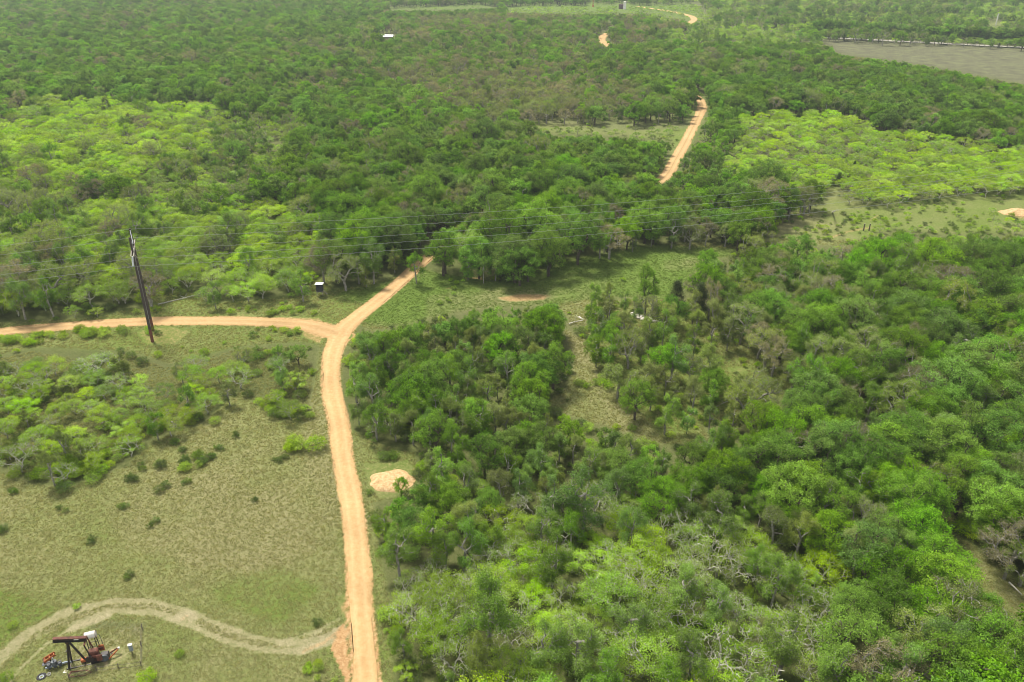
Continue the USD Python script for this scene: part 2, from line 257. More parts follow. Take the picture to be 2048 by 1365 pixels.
region('in the yellow right field', [(1480, 226), (1590, 216), (1720, 226), (1765, 252), (1900, 266), (2048, 294), (2048, 385), (1900, 388), (1760, 412), (1690, 400), (1560, 380), (1440, 330), (1470, 280)], dict(mesq=.76, mesq_soft=.2, bare=.03, cedar=.01), 1.1, .95)
region('in the yellow left belt', [(0, 238), (60, 200), (160, 192), (300, 205), (420, 202), (470, 240), (440, 310), (260, 360), (0, 366)], dict(mesq=.62, mesq_soft=.25, elm_green=.07, bud_olive=.03, elm_grey=.03), 1.05, 1.2)
region('in the dull left brush', [(400, 215), (560, 232), (600, 300), (560, 350), (420, 400), (250, 392), (260, 345), (430, 300)], dict(elm_green=.28, mesq_soft=.50, mesq=.06, elm_grey=.08, bud_olive=.08), 1.0, .95)
region('in the brush behind the pole', [(0, 352), (250, 392), (430, 400), (600, 400), (700, 440), (640, 560), (500, 600), (300, 612), (0, 646)], dict(mesq=.46, mesq_soft=.28, elm_green=.12, bud_olive=.06, bud_brown=.04, bare=.04), 1.05, 1.0)
region('in the wood behind the bend', [(560, 350), (620, 260), (900, 250), (1180, 290), (1320, 360), (1290, 395), (1000, 420), (880, 480), (800, 548), (720, 570), (640, 560), (690, 440), (600, 400)], dict(oak_bright=.26, oak_dark=.24, elm_green=.22, elm_grey=.08, bud_olive=.12, bud_brown=.08), 1.0, 1.05)
region('in the belt above the clearing', [(890, 470), (1000, 420), (1290, 392), (1330, 362), (1400, 390), (1560, 360), (1620, 420), (1560, 470), (1480, 488), (1300, 488), (1180, 510), (1110, 520), (1040, 550), (860, 545), (880, 500)], dict(elm_green=.34, oak_bright=.18, oak_dark=.14, bud_olive=.14, elm_grey=.1, bud_brown=.1), 1.1, 1.1)
region('in the hedge beside the lane', [(1330, 362), (1390, 300), (1420, 225), (1480, 222), (1470, 280), (1440, 330), (1470, 380), (1400, 392)], dict(elm_green=.4, oak_bright=.3, mesq_soft=.15, elm_grey=.15), 1.0, .9)
region('in the scrubby gap by the lane', [(1040, 250), (1120, 241), (1300, 242), (1392, 234), (1384, 262), (1350, 320), (1336, 324), (1346, 280), (1250, 270), (1100, 266)], dict(mesq_soft=.75, elm_grey=.12, bud_olive=.13), .85, .5, True, .95)
region('in the dense right wood', [(1480, 500), (1540, 490), (1580, 478), (1700, 488), (1780, 455), (1900, 470), (2048, 470), (2048, 1365), (1650, 1365), (1700, 1150), (1620, 1050), (1450, 900), (1470, 820), (1600, 800), (1540, 700), (1500, 620), (1400, 600), (1390, 520)], dict(oak_dark=.30, oak_bright=.20, elm_green=.20, elm_grey=.12, bud_olive=.14, bud_brown=.04), 1.0, 1.0)
region('in the thicket beside the road', [(676, 800), (682, 700), (720, 652), (800, 640), (950, 608), (1100, 600), (1140, 660), (1155, 780), (1060, 820), (900, 880), (800, 880), (700, 850)], dict(elm_green=.44, elm_grey=.26, oak_dark=.12, mesq_soft=.1, oak_bright=.08), 1.25, .9)
region('in the thicket beyond the heap', [(800, 890), (900, 870), (1060, 820), (1150, 820), (1240, 850), (1330, 880), (1450, 900), (1620, 1050), (1300, 1000), (1150, 960), (1000, 1000), (850, 1060), (760, 1080), (742, 1010), (830, 980)], dict(elm_green=.42, oak_bright=.14, elm_grey=.18, oak_dark=.1, mesq=.1, bare=.06), 1.2, .8)
region('in the grey bottom thicket', [(752, 1080), (850, 1060), (1000, 995), (1150, 960), (1300, 1000), (1450, 1000), (1640, 1060), (1720, 1150), (1680, 1365), (785, 1365)], dict(bare=.46, elm_green=.18, mesq=.26, mesq_soft=.06, elm_grey=.04), 1.15, 1.0)
region('in the open grove by the glade', [(1150, 700), (1200, 600), (1330, 600), (1420, 620), (1500, 700), (1560, 780), (1470, 830), (1330, 880), (1240, 800), (1180, 720)], dict(elm_green=.45, elm_grey=.35, oak_bright=.1, bud_olive=.1), .80, .9, True, .4)
region('in the dry path glade', [(1128, 655), (1172, 688), (1216, 735), (1228, 788), (1312, 826), (1400, 850), (1420, 888), (1330, 892), (1245, 866), (1130, 830), (1080, 818), (1138, 776), (1150, 725)], dict(elm_green=1), 0, .8, True, .03)
region('in the dry glade', [(1330, 655), (1370, 640), (1470, 690), (1540, 740), (1590, 780), (1560, 800), (1480, 770), (1420, 750)], dict(elm_grey=1), .05, .8, True, .12)
region('in the pale right glade', [(1865, 1040), (1920, 1075), (1990, 1120), (2048, 1175), (2048, 1235), (1985, 1205), (1930, 1130)], dict(elm_grey=1), 0, .6, True, .08)
region('in the green clearing', [(715, 645), (800, 575), (850, 540), (900, 546), (1000, 558), (1040, 556), (1112, 524), (1180, 512), (1300, 490), (1430, 486), (1520, 505), (1480, 512), (1410, 520), (1350, 600), (1200, 590), (1150, 650), (1110, 605), (950, 612), (800, 648), (740, 660)], dict(elm_green=1), 0, .7, True, .012)
region('in the rough right strip', [(1560, 430), (1680, 404), (1760, 416), (1900, 392), (2048, 388), (2048, 468), (1900, 468), (1780, 458), (1700, 490), (1600, 492), (1540, 480)], dict(mesq_soft=.6, mesq=.4), .26, .45, True, .6)
region('in the far pale field', [(1645, 78), (2048, 96), (2048, 166), (1960, 150), (1840, 129), (1700, 110), (1668, 103)], dict(mesq=1), 0, .4, True, .004)
region('in the far well pasture', [(1010, 12), (1060, 8), (1330, 8), (1400, 4), (1418, 38), (1380, 42), (1300, 26), (1130, 26), (1020, 24)], dict(mesq_soft=.6, mesq=.4), 1.0, .55, True, .2)
region('in the strip of far meadow', [(775, 13), (960, 6), (1010, 14), (860, 20), (780, 19)], dict(mesq_soft=1), .03, .5, True, .1)
region('in the brush below the branch', [(0, 720), (60, 705), (160, 720), (260, 706), (330, 735), (470, 700), (600, 690), (628, 740), (612, 820), (560, 828), (470, 775), (400, 835), (290, 880), (240, 925), (130, 965), (60, 955), (0, 925)], dict(mesq=.42, mesq_soft=.22, bare=.18, elm_grey=.12, elm_green=.06), .85, .74, False, .45)
region('in the near pasture', [(0, 945), (60, 968), (130, 980), (250, 935), (300, 885), (410, 842), (475, 782), (560, 838), (618, 830), (634, 745), (640, 690), (650, 760), (668, 900), (690, 1010), (704, 1365), (0, 1365)], dict(mesq=1), 0, .5, True, .004)
region('in the verge of the branch', [(0, 648), (200, 636), (300, 612), (500, 602), (640, 588), (730, 566), (810, 552), (700, 640), (650, 690), (600, 682), (470, 692), (340, 725), (260, 700), (60, 698), (0, 712)], dict(mesq=1), 0, .4, True, .06)
region('in the verge of the road', [(690, 690), (676, 800), (700, 860), (770, 890), (830, 905), (830, 985), (745, 1005), (755, 1090), (775, 1190), (785, 1365), (700, 1365), (690, 1000), (655, 850), (640, 760), (655, 690)], dict(mesq=1), 0, .4, True, .03)
REG.append(dict(place='in the verge of the lane', mix=dict(mesq_soft=1), dens=0, hs=.4, open=True, shrubs=.05))
cd.line([(1318, 362), (1350, 322), (1370, 286), (1386, 255), (1399, 228), (1404, 206), (1399, 199)], fill=len(REG) - 1, width=26); cd.line([(1214, 94), (1203, 82), (1204, 75), (1212, 69)], fill=len(REG) - 1, width=9); cd.line([(1381, 46), (1388, 38), (1382, 33), (1360, 27), (1320, 20), (1290, 16)], fill=len(REG) - 1, width=6)
REG.append(dict(place='in the gap round a landmark', mix=dict(mesq_soft=1), dens=0, hs=.4, open=True, shrubs=0))
for q in [(622, 556, 662, 602), (757, 63, 789, 75), (648, 615, 712, 692), (1258, 628, 1312, 668), (1924, 828, 1946, 858), (1892, 1036, 1910, 1056), (1540, 730, 1592, 744), (1138, 630, 1170, 650), (1722, 440, 1744, 464), (300, 588, 405, 612), (1980, 38, 2000, 56), (1105, 4, 1122, 16), (1176, 2, 1192, 18), (1234, 4, 1258, 22), (1655, 372, 1676, 425), (1425, 800, 1460, 818)]:
    cd.rectangle(q, fill=len(REG) - 1)
cmap = np.pad(np.array(class_img), ((PADT, PADB), (PADX, PADX)), mode='edge')
OPEN = np.array([r['open'] for r in REG])
def cls(px, py):
    i = np.clip(np.asarray(py).astype(int) + PADT, 0, cmap.shape[0] - 1); j = np.clip(np.asarray(px).astype(int) + PADX, 0, cmap.shape[1] - 1)
    return cmap[i, j]

# ground cover painted in the same survey, then carried by the ground's own vertices
def layer(draw, blur):
    im = Image.new('F', (W0, H0), 0.0); draw(ImageDraw.Draw(im))
    return np.pad(gaussian_filter(np.array(im), blur), ((PADT, PADB), (PADX, PADX)), mode='edge')
def sample(a, px, py):
    return map_coordinates(a, [np.clip(py + PADT, 0, a.shape[0] - 1), np.clip(px + PADX, 0, a.shape[1] - 1)], order=1)
def d_soil(d):
    d.line([(600, 1308), (650, 1288), (690, 1250)], fill=.50, width=12)
    for p, v in [([(150, 1256), (220, 1232), (222, 1238), (170, 1258)], .42), ([(350, 1248), (370, 1230), (392, 1236), (370, 1250)], .42), ([(660, 1300), (690, 1240), (700, 1365), (690, 1365)], .75), ([(676, 1220), (690, 1180), (696, 1250)], .5),
                 ([(985, 592), (1040, 583), (1105, 586), (1090, 598), (1020, 602)], .56), ([(880, 574), (910, 568), (915, 577), (890, 580)], .45), ([(270, 662), (330, 650), (385, 660), (350, 690), (290, 690)], .42),
                 ([(1650, 474), (1700, 456), (1745, 450), (1770, 454), (1735, 460), (1700, 466), (1660, 480)], .48), ([(1730, 440), (1760, 426), (1770, 428), (1740, 445)], .5), ([(610, 655), (650, 672), (640, 690), (600, 672)], .5),
                 ([(545, 632), (640, 634), (650, 645), (540, 640)], .48), ([(430, 628), (500, 622), (520, 636), (440, 638)], .4), ([(2010, 425), (2048, 415), (2048, 440), (2020, 438)], .5),
                 ([(728, 930), (770, 920), (825, 926), (826, 990), (760, 1000), (732, 970)], .36), ([(720, 690), (740, 665), (760, 652), (740, 690)], .35), ([(1450, 735), (1500, 735), (1495, 750), (1455, 750)], .35), ([(1090, 590), (1160, 580), (1165, 588), (1100, 598)], .36),
                 ([(150, 1330), (240, 1290), (270, 1320), (200, 1345)], .36), ([(920, 548), (960, 548), (990, 556), (930, 556)], .6), ([(1040, 540), (1100, 545), (1090, 552), (1050, 548)], .3)]:
        d.polygon(p, fill=v)
def d_worn(d):
    band = [(-40, 1358), (60, 1270), (130, 1235), (220, 1216), (300, 1218), (370, 1240), (440, 1268), (510, 1288), (600, 1300), (700, 1262)]
    d.line(band, fill=.40, width=36)
    d.polygon([(130, 1300), (200, 1270), (290, 1250), (296, 1340), (200, 1350), (140, 1362)], fill=.38)
    for p, w, v in [([(-40, 1350), (0, 1322), (60, 1265), (130, 1225), (220, 1203), (300, 1203), (370, 1220), (430, 1247), (500, 1272), (580, 1290), (640, 1283), (700, 1262)], 11, .50),
                    ([(10, 1380), (40, 1340), (90, 1292), (150, 1252), (230, 1228), (310, 1233), (380, 1258), (440, 1287), (520, 1306), (600, 1309), (655, 1292), (705, 1262)], 12, .53),
                    ([(-40, 1340), (0, 1308), (50, 1262), (120, 1220), (180, 1203)], 5, .5), ([(600, 1308), (650, 1288), (690, 1250)], 16, .6), ([(560, 1287), (640, 1262), (690, 1232)], 8, .6), ([(330, 1240), (318, 1280), (330, 1330)], 8, .48), ([(362, 1240), (358, 1290)], 8, .46),
                    ([(140, 1262), (180, 1248), (222, 1234)], 14, .62), ([(345, 1250), (372, 1232), (395, 1238)], 14, .66), ([(1165, 690), (1190, 740), (1200, 800), (1290, 850)], 14, .42), ([(640, 740), (655, 860), (672, 930)], 12, .30)]:
        d.line(p, fill=v, width=w, joint='curve')
def d_dry(d):
    d.polygon(FULL, fill=.42)
    late = [([(-40, 1350), (60, 1268), (130, 1232), (220, 1214), (300, 1216), (370, 1236), (440, 1266), (510, 1288), (600, 1300), (700, 1262)], 30, .66)]
    for p, v in [([(0, 945), (130, 980), (250, 935), (410, 842), (475, 782), (560, 838), (634, 745), (650, 760), (700, 1365), (0, 1365)], .50), ([(200, 1000), (420, 940), (560, 1000), (640, 1100), (500, 1150), (250, 1100)], .58), ([(610, 800), (650, 790), (668, 900), (690, 1010), (640, 1000), (600, 900)], .60), ([(380, 1290), (500, 1300), (650, 1320), (660, 1365), (380, 1365)], .56), ([(130, 1300), (290, 1240), (300, 1350), (180, 1365)], .62),
                 ([(0, 1180), (120, 1220), (20, 1330), (0, 1330)], .26), ([(420, 1180), (560, 1130), (640, 1180), (560, 1250), (460, 1220)], .34),
                 ([(715, 645), (850, 540), (1040, 556), (1112, 524), (1300, 490), (1520, 505), (1410, 520), (1350, 600), (1200, 590), (1110, 605), (800, 648)], .28), ([(850, 590), (1000, 575), (1100, 580), (1100, 605), (850, 640)], .42), ([(1330, 515), (1400, 520), (1380, 545), (1330, 540)], .42),
                 ([(1128, 655), (1172, 688), (1228, 788), (1400, 850), (1330, 892), (1080, 818), (1150, 725)], .56), ([(1200, 600), (1420, 620), (1560, 780), (1470, 830), (1330, 880), (1180, 720)], .30), ([(1370, 680), (1480, 690), (1590, 780), (1480, 770)], .44), ([(1865, 1040), (2048, 1175), (2048, 1235), (1930, 1130)], .60),
                 ([(1540, 480), (1680, 404), (2048, 388), (2048, 468), (1780, 458)], .36), ([(770, 10), (960, 3), (1010, 8), (1060, 4), (1420, 0), (1420, 42), (1300, 28), (1010, 26), (860, 22), (770, 20)], .08), ([(0, 648), (300, 612), (640, 588), (810, 552), (650, 690), (0, 712)], .40)]:
        d.polygon(p, fill=v)
    for p, w, v in late: d.line(p, fill=v, width=w)
def d_lush(d):
    for p, v in [([(770, 10), (960, 3), (1010, 8), (1060, 4), (1375, 0), (1375, 42), (1300, 28), (1010, 26), (860, 22), (770, 20)], .9), ([(715, 645), (850, 540), (1040, 556), (1112, 524), (1300, 490), (1520, 505), (1410, 520), (1350, 600), (1200, 590), (1110, 605), (800, 648)], .9), ([(640, 590), (810, 552), (740, 610)], .6), ([(0, 1180), (120, 1220), (20, 1330), (0, 1330)], .20)]:
        d.polygon(p, fill=v)
def d_dead(d): d.polygon([(1620, 70), (2048, 92), (2048, 170), (1960, 154), (1840, 133), (1700, 114), (1650, 104)], fill=1.0); d.polygon([(1080, 245), (1390, 240), (1370, 258), (1200, 262)], fill=.40); d.polygon([(170, 1240), (290, 1250), (285, 1275), (230, 1262), (180, 1262)], fill=.5); d.polygon([(120, 1300), (150, 1300), (190, 1345), (100, 1360), (90, 1330)], fill=.45); d.polygon([(1380, 5), (1420, 5), (1415, 30)], fill=.7)
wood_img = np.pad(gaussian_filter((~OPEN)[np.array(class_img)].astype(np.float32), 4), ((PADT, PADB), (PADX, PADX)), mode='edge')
A_worn = layer(d_worn, 3.2)
A_soil, A_dry, A_lush, A_dead = layer(d_soil, 2.2), layer(d_dry, 5), layer(d_lush, 8), layer(d_dead, 1.5)
CREEK = [np.array([at(*q)[:2] for q in l]) for l in ([(880, 541), (930, 547), (1000, 556), (1050, 560), (1090, 548)], [(1270, 630), (1320, 645), (1360, 672), (1400, 690)])]
def creek_d(x, y):
    d = np.full(np.shape(x), 1e9)
    for l in CREEK:
        for a, b in zip(l[:-1], l[1:]):
            t = np.clip(((x - a[0]) * (b[0] - a[0]) + (y - a[1]) * (b[1] - a[1])) / ((b - a) ** 2).sum(), 0, 1)
            d = np.minimum(d, np.hypot(x - a[0] - t * (b[0] - a[0]), y - a[1] - t * (b[1] - a[1])))
    return d
def ground_z(x, y):
    x, y = np.asarray(x, float), np.asarray(y, float)
    near = np.clip((900 - np.hypot(x, y)) / 500, 0.15, 1)
    z = near * (0.22 * N1(x, y, 14.0) + 0.10 * N2(x, y, 4.0) + 0.035 * N3(x, y, 1.3))
    z *= np.clip((road_gap(x, y) - 0.4) / 3.0, 0, 1)
    return z - 0.9 * np.exp(-(creek_d(x, y) / 1.3) ** 2)

def axis_steps(a, b, s0, g):
    out = [a]; s = s0
    while out[-1] < b: out.append(out[-1] + s); s *= g
    return np.array(out)
xp = np.r_[np.arange(0, 72, 0.5), axis_steps(72, 6000, 0.52, 1.03)]; gx = np.r_[-xp[:0:-1], xp]
gy = np.r_[np.array([-6000, -2500, -900, -300, -100, 0, 30, 45]), np.arange(52, 190, 0.5), axis_steps(190, 7000, 0.52, 1.018)]
GX, GY = np.meshgrid(gx, gy); fx, fy = GX.ravel(), GY.ravel()
gz_ = ground_z(fx, fy); ppx, ppy, pw = project(fx, fy, np.zeros_like(fx))
ppx, ppy = np.where(fy < 20, 1024, ppx), np.where(fy < 20, 1365, ppy); beyond = fy > 1172
soil = sample(A_soil, ppx, ppy); gap = road_gap(fx, fy)
soil = np.maximum(soil, 0.75 * np.clip(1 - np.abs(gap) / 0.9, 0, 1)); soil = np.maximum(soil, 0.8 * np.exp(-(creek_d(fx, fy) / 1.0) ** 2) * 0.3)
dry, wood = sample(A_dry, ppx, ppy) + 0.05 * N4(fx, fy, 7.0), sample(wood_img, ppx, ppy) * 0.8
lush, dead = sample(A_lush, ppx, ppy), sample(A_dead, ppx, ppy)
soil = np.clip(soil, 0, 1)
nx, ny = len(gx), len(gy); ii, jj = np.meshgrid(np.arange(ny - 1), np.arange(nx - 1), indexing='ij'); q0 = (ii * nx + jj).ravel()
GF = np.vstack([np.stack([q0, q0 + 1, q0 + nx + 1], 1), np.stack([q0, q0 + nx + 1, q0 + nx], 1)])
gm = usdkit.mesh(stage, '/World/ground', (np.stack([fx, fy, gz_], 1), GF), ground_mat, smooth=True)
tag(gm.GetPrim(), kind='structure')
def primvar(m, name, a): UsdGeom.PrimvarsAPI(m).CreatePrimvar(name, Sdf.ValueTypeNames.Color3fArray, 'vertex').Set(Vt.Vec3fArray.FromNumpy(np.ascontiguousarray(a, np.float32)))
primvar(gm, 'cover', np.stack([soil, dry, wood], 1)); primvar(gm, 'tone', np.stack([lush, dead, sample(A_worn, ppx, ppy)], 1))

ROAD_MATS = {'main': road_mat('road_caliche', 0.88), 'branch': road_mat('lane_dirt', 0.80)}
def build_road(key, name, mat, z0, crown):
    c, w, s = LINES[key]; n = len(c)
    t = np.gradient(c, axis=0); t /= np.linalg.norm(t, axis=1, keepdims=True); nr = np.stack([-t[:, 1], t[:, 0]], 1)
    K = 17; u = np.linspace(-1, 1, K); V, E = [], []
    for k in range(K):
        jag = (0.14 * N2(s, s * 0 + 7 * (k > 8), 0.9) + 0.22 * N3(s, s * 0 + 3 + 9 * (k > 8), 3.1)) * (abs(u[k]) > 0.99) * np.sign(u[k])
        off = u[k] * w / 2 + jag
        p = c + nr * off[:, None]
        rut = 0.05 * np.exp(-((abs(u[k]) - 0.5) / 0.16) ** 2)
        V.append(np.column_stack([p, np.full(n, z0 + 0.05 * (1 - u[k] ** 2)) - rut - 0.05 * (abs(u[k]) > 0.99)]))
        trk = np.exp(-((abs(u[k]) - 0.48) / 0.2) ** 2)
        cr = np.exp(-(u[k] / 0.13) ** 2) * crown(s)
        E.append(np.column_stack([np.full(n, abs(u[k])), np.full(n, trk), cr + 0.50 * (abs(u[k]) > 0.99) + 0.36 * ((abs(u[k]) > 0.86) & (abs(u[k]) < .9))]))
    V, E = np.stack(V, 1).reshape(-1, 3), np.stack(E, 1).reshape(-1, 3)
    i, j = np.meshgrid(np.arange(n - 1), np.arange(K - 1), indexing='ij'); q = (i * K + j).ravel()
    F = np.vstack([np.stack([q, q + K + 1, q + 1], 1), np.stack([q, q + K, q + K + 1], 1)])
    fn = np.cross(V[F[0, 1]] - V[F[0, 0]], V[F[0, 2]] - V[F[0, 0]])
    if fn[2] < 0: F = F[:, ::-1]
    m = usdkit.mesh(stage, '/World/' + name, (V, F), mat, smooth=True); primvar(m, 'edge', E); tag(m.GetPrim(), kind='structure')
sj = LINES['main'][2]; yy_main = LINES['main'][0][:, 1]
build_road('main', 'road', ROAD_MATS['main'], 0.060, lambda s: np.where(yy_main > 250, 0.62, 0.40 + 0.14 * N1(s, s * 0, 6.0)))
build_road('branch', 'branch_road', ROAD_MATS['branch'], 0.040, lambda s: 0.50 + 0.1 * N1(s, s * 0 + 5, 6.0))
build_road('far1', 'far_road', ROAD_MATS['main'], 0.060, lambda s: 0.2 + 0 * s)
# the pale road beyond the far field
a, b = at(1560, 71.5)[:2], at(2200, 104)[:2]; tt = np.linspace(0, 1, 60)[:, None]; cpath = a + (b - a) * tt
nn = np.array([-(b - a)[1], (b - a)[0]]) / np.linalg.norm(b - a); Vp = np.vstack([np.column_stack([cpath + nn * s_ * 4.0, np.full(60, 0.35)]) for s_ in (-1, 1)])
Fp = np.array([(i, i + 1, 61 + i) for i in range(59)] + [(i, 61 + i, 60 + i) for i in range(59)])
if np.cross(Vp[Fp[0, 1]] - Vp[Fp[0, 0]], Vp[Fp[0, 2]] - Vp[Fp[0, 0]])[2] < 0: Fp = Fp[:, ::-1]
obj('gravel_road', (Vp, Fp), sand_mat('pale_gravel', (0.24, 0.22, 0.19), (0.32, 0.30, 0.26), (0.40, 0.38, 0.34), 0.5), smooth=True, kind='structure')

# ------------------------------------------------------------ growing trees
def grow(rng, attr, trunk, alpha, seg, jit):
    cap = 60 + len(attr) * 14; nodes = np.zeros((cap, 3)); par = np.full(cap, -1); plen = np.zeros(cap); n = len(trunk)
    nodes[:n] = trunk; par[1:n] = np.arange(n - 1); plen[1:n] = np.cumsum(np.linalg.norm(np.diff(trunk, axis=0), axis=1))
    start = max(1, n // 2); tips = []
    for k in np.argsort(np.linalg.norm(attr - trunk[-1], axis=1) + rng.normal(0, 0.3, len(attr))):
        a = attr[k]; d = np.linalg.norm(nodes[start:n] - a, axis=1); j = start + int(np.argmin(d + alpha * plen[start:n] + 0.5 * np.maximum(0, nodes[start:n, 2] - a[2])))
        m = min(12, max(1, int(np.ceil(d[j - start] / seg)))); p0 = nodes[j].copy(); prev = j
        for i in range(1, m + 1):
            q = p0 + (a - p0) * i / m
            if i < m: q = q + rng.normal(0, jit, 3) + [0, 0, 0.10 * math.sin(math.pi * i / m) * d[j - start]]
            if n >= cap: break
            nodes[n] = q; par[n] = prev; plen[n] = plen[prev] + np.linalg.norm(q - nodes[prev]); prev = n; n += 1
        tips.append(prev)
    return nodes[:n], par[:n], np.array(tips)
def branches(nodes, par, tips, r0, rmin, sides, power=0.46):
    cnt = np.zeros(len(nodes)); cnt[tips] += 1
    for i in range(len(nodes) - 1, 0, -1): cnt[par[i]] += cnt[i]
    r = np.maximum(rmin, r0 * (np.maximum(cnt, 1) / max(cnt[0], 1)) ** power)
    i = np.arange(1, len(nodes)); p, q = nodes[par[i]], nodes[i]; rq = r[i]; rp = np.minimum(r[par[i]], rq * 1.35)
    t = q - p; ln = np.linalg.norm(t, axis=1, keepdims=True); ok = ln[:, 0] > 1e-4; p, q, rp, rq, t = p[ok], q[ok], rp[ok], rq[ok], (t / np.maximum(ln, 1e-6))[ok]
    ref = np.where(np.abs(t[:, 2:]) < 0.9, [0, 0, 1.0], [1.0, 0, 0]); a = np.cross(t, ref); a /= np.linalg.norm(a, axis=1, keepdims=True); b = np.cross(t, a)
    g = np.arange(sides) * 2 * np.pi / sides; ring = np.cos(g)[None, :, None] * a[:, None] + np.sin(g)[None, :, None] * b[:, None]
    p = p - t * (rp * 0.4)[:, None]
    V = np.concatenate([p[:, None] + ring * rp[:, None, None], q[:, None] + ring * rq[:, None, None]], 1); S = len(p)
    base = (np.arange(S) * 2 * sides)[:, None]; F = []
    for j in range(sides):
        k = (j + 1) % sides
        F += [base + [j, sides + k, k], base + [j, sides + j, sides + k]]
    return V.reshape(-1, 3), np.concatenate(F, 1).reshape(-1, 3)
def leaves(rng, c, size, up=0.6, ratio=0.62):
    n = len(c); nrm = rng.normal(0, 1, (n, 3)); nrm[:, 2] = np.abs(nrm[:, 2]) + up; nrm /= np.linalg.norm(nrm, axis=1, keepdims=True)
    t = np.cross(nrm, rng.normal(0, 1, (n, 3))); t /= np.linalg.norm(t, axis=1, keepdims=True); b = np.cross(nrm, t)
    l = size * rng.uniform(0.7, 1.3, (n, 1)); w = l * ratio; f = nrm * l * 0.18
    V = np.stack([c - t * l / 2, c + b * w / 2 - f, c + t * l / 2, c - b * w / 2 - f], 1).reshape(-1, 3)
    i = np.arange(n)[:, None] * 4
    return V, np.vstack([i + [0, 1, 2], i + [0, 2, 3]])
def crown_mesh(path, lv, mat, seed, per):
    """Foliage whose tone ('tint') differs from sprig to sprig and from leaf to leaf."""
    m = usdkit.mesh(stage, path, lv, mat); n = len(lv[0]) // 4; g = np.random.default_rng(seed)
    t = np.clip(np.repeat(g.random(n // per + 1), per)[:n] * .55 + g.random(n) * .45, 0, 1)
    UsdGeom.PrimvarsAPI(m).CreatePrimvar('tint', Sdf.ValueTypeNames.FloatArray, 'vertex').Set(Vt.FloatArray.FromNumpy(np.repeat(t, 4).astype(np.float32)))
    return m
def blob_points(rng, c, r, n, low=-0.35):
    d = rng.normal(0, 1, (n * 3, 3)); d /= np.linalg.norm(d, axis=1, keepdims=True); d = d[d[:, 2] > low][:n]
    return c + d * r * rng.uniform(0.55, 1.0, (len(d), 1))
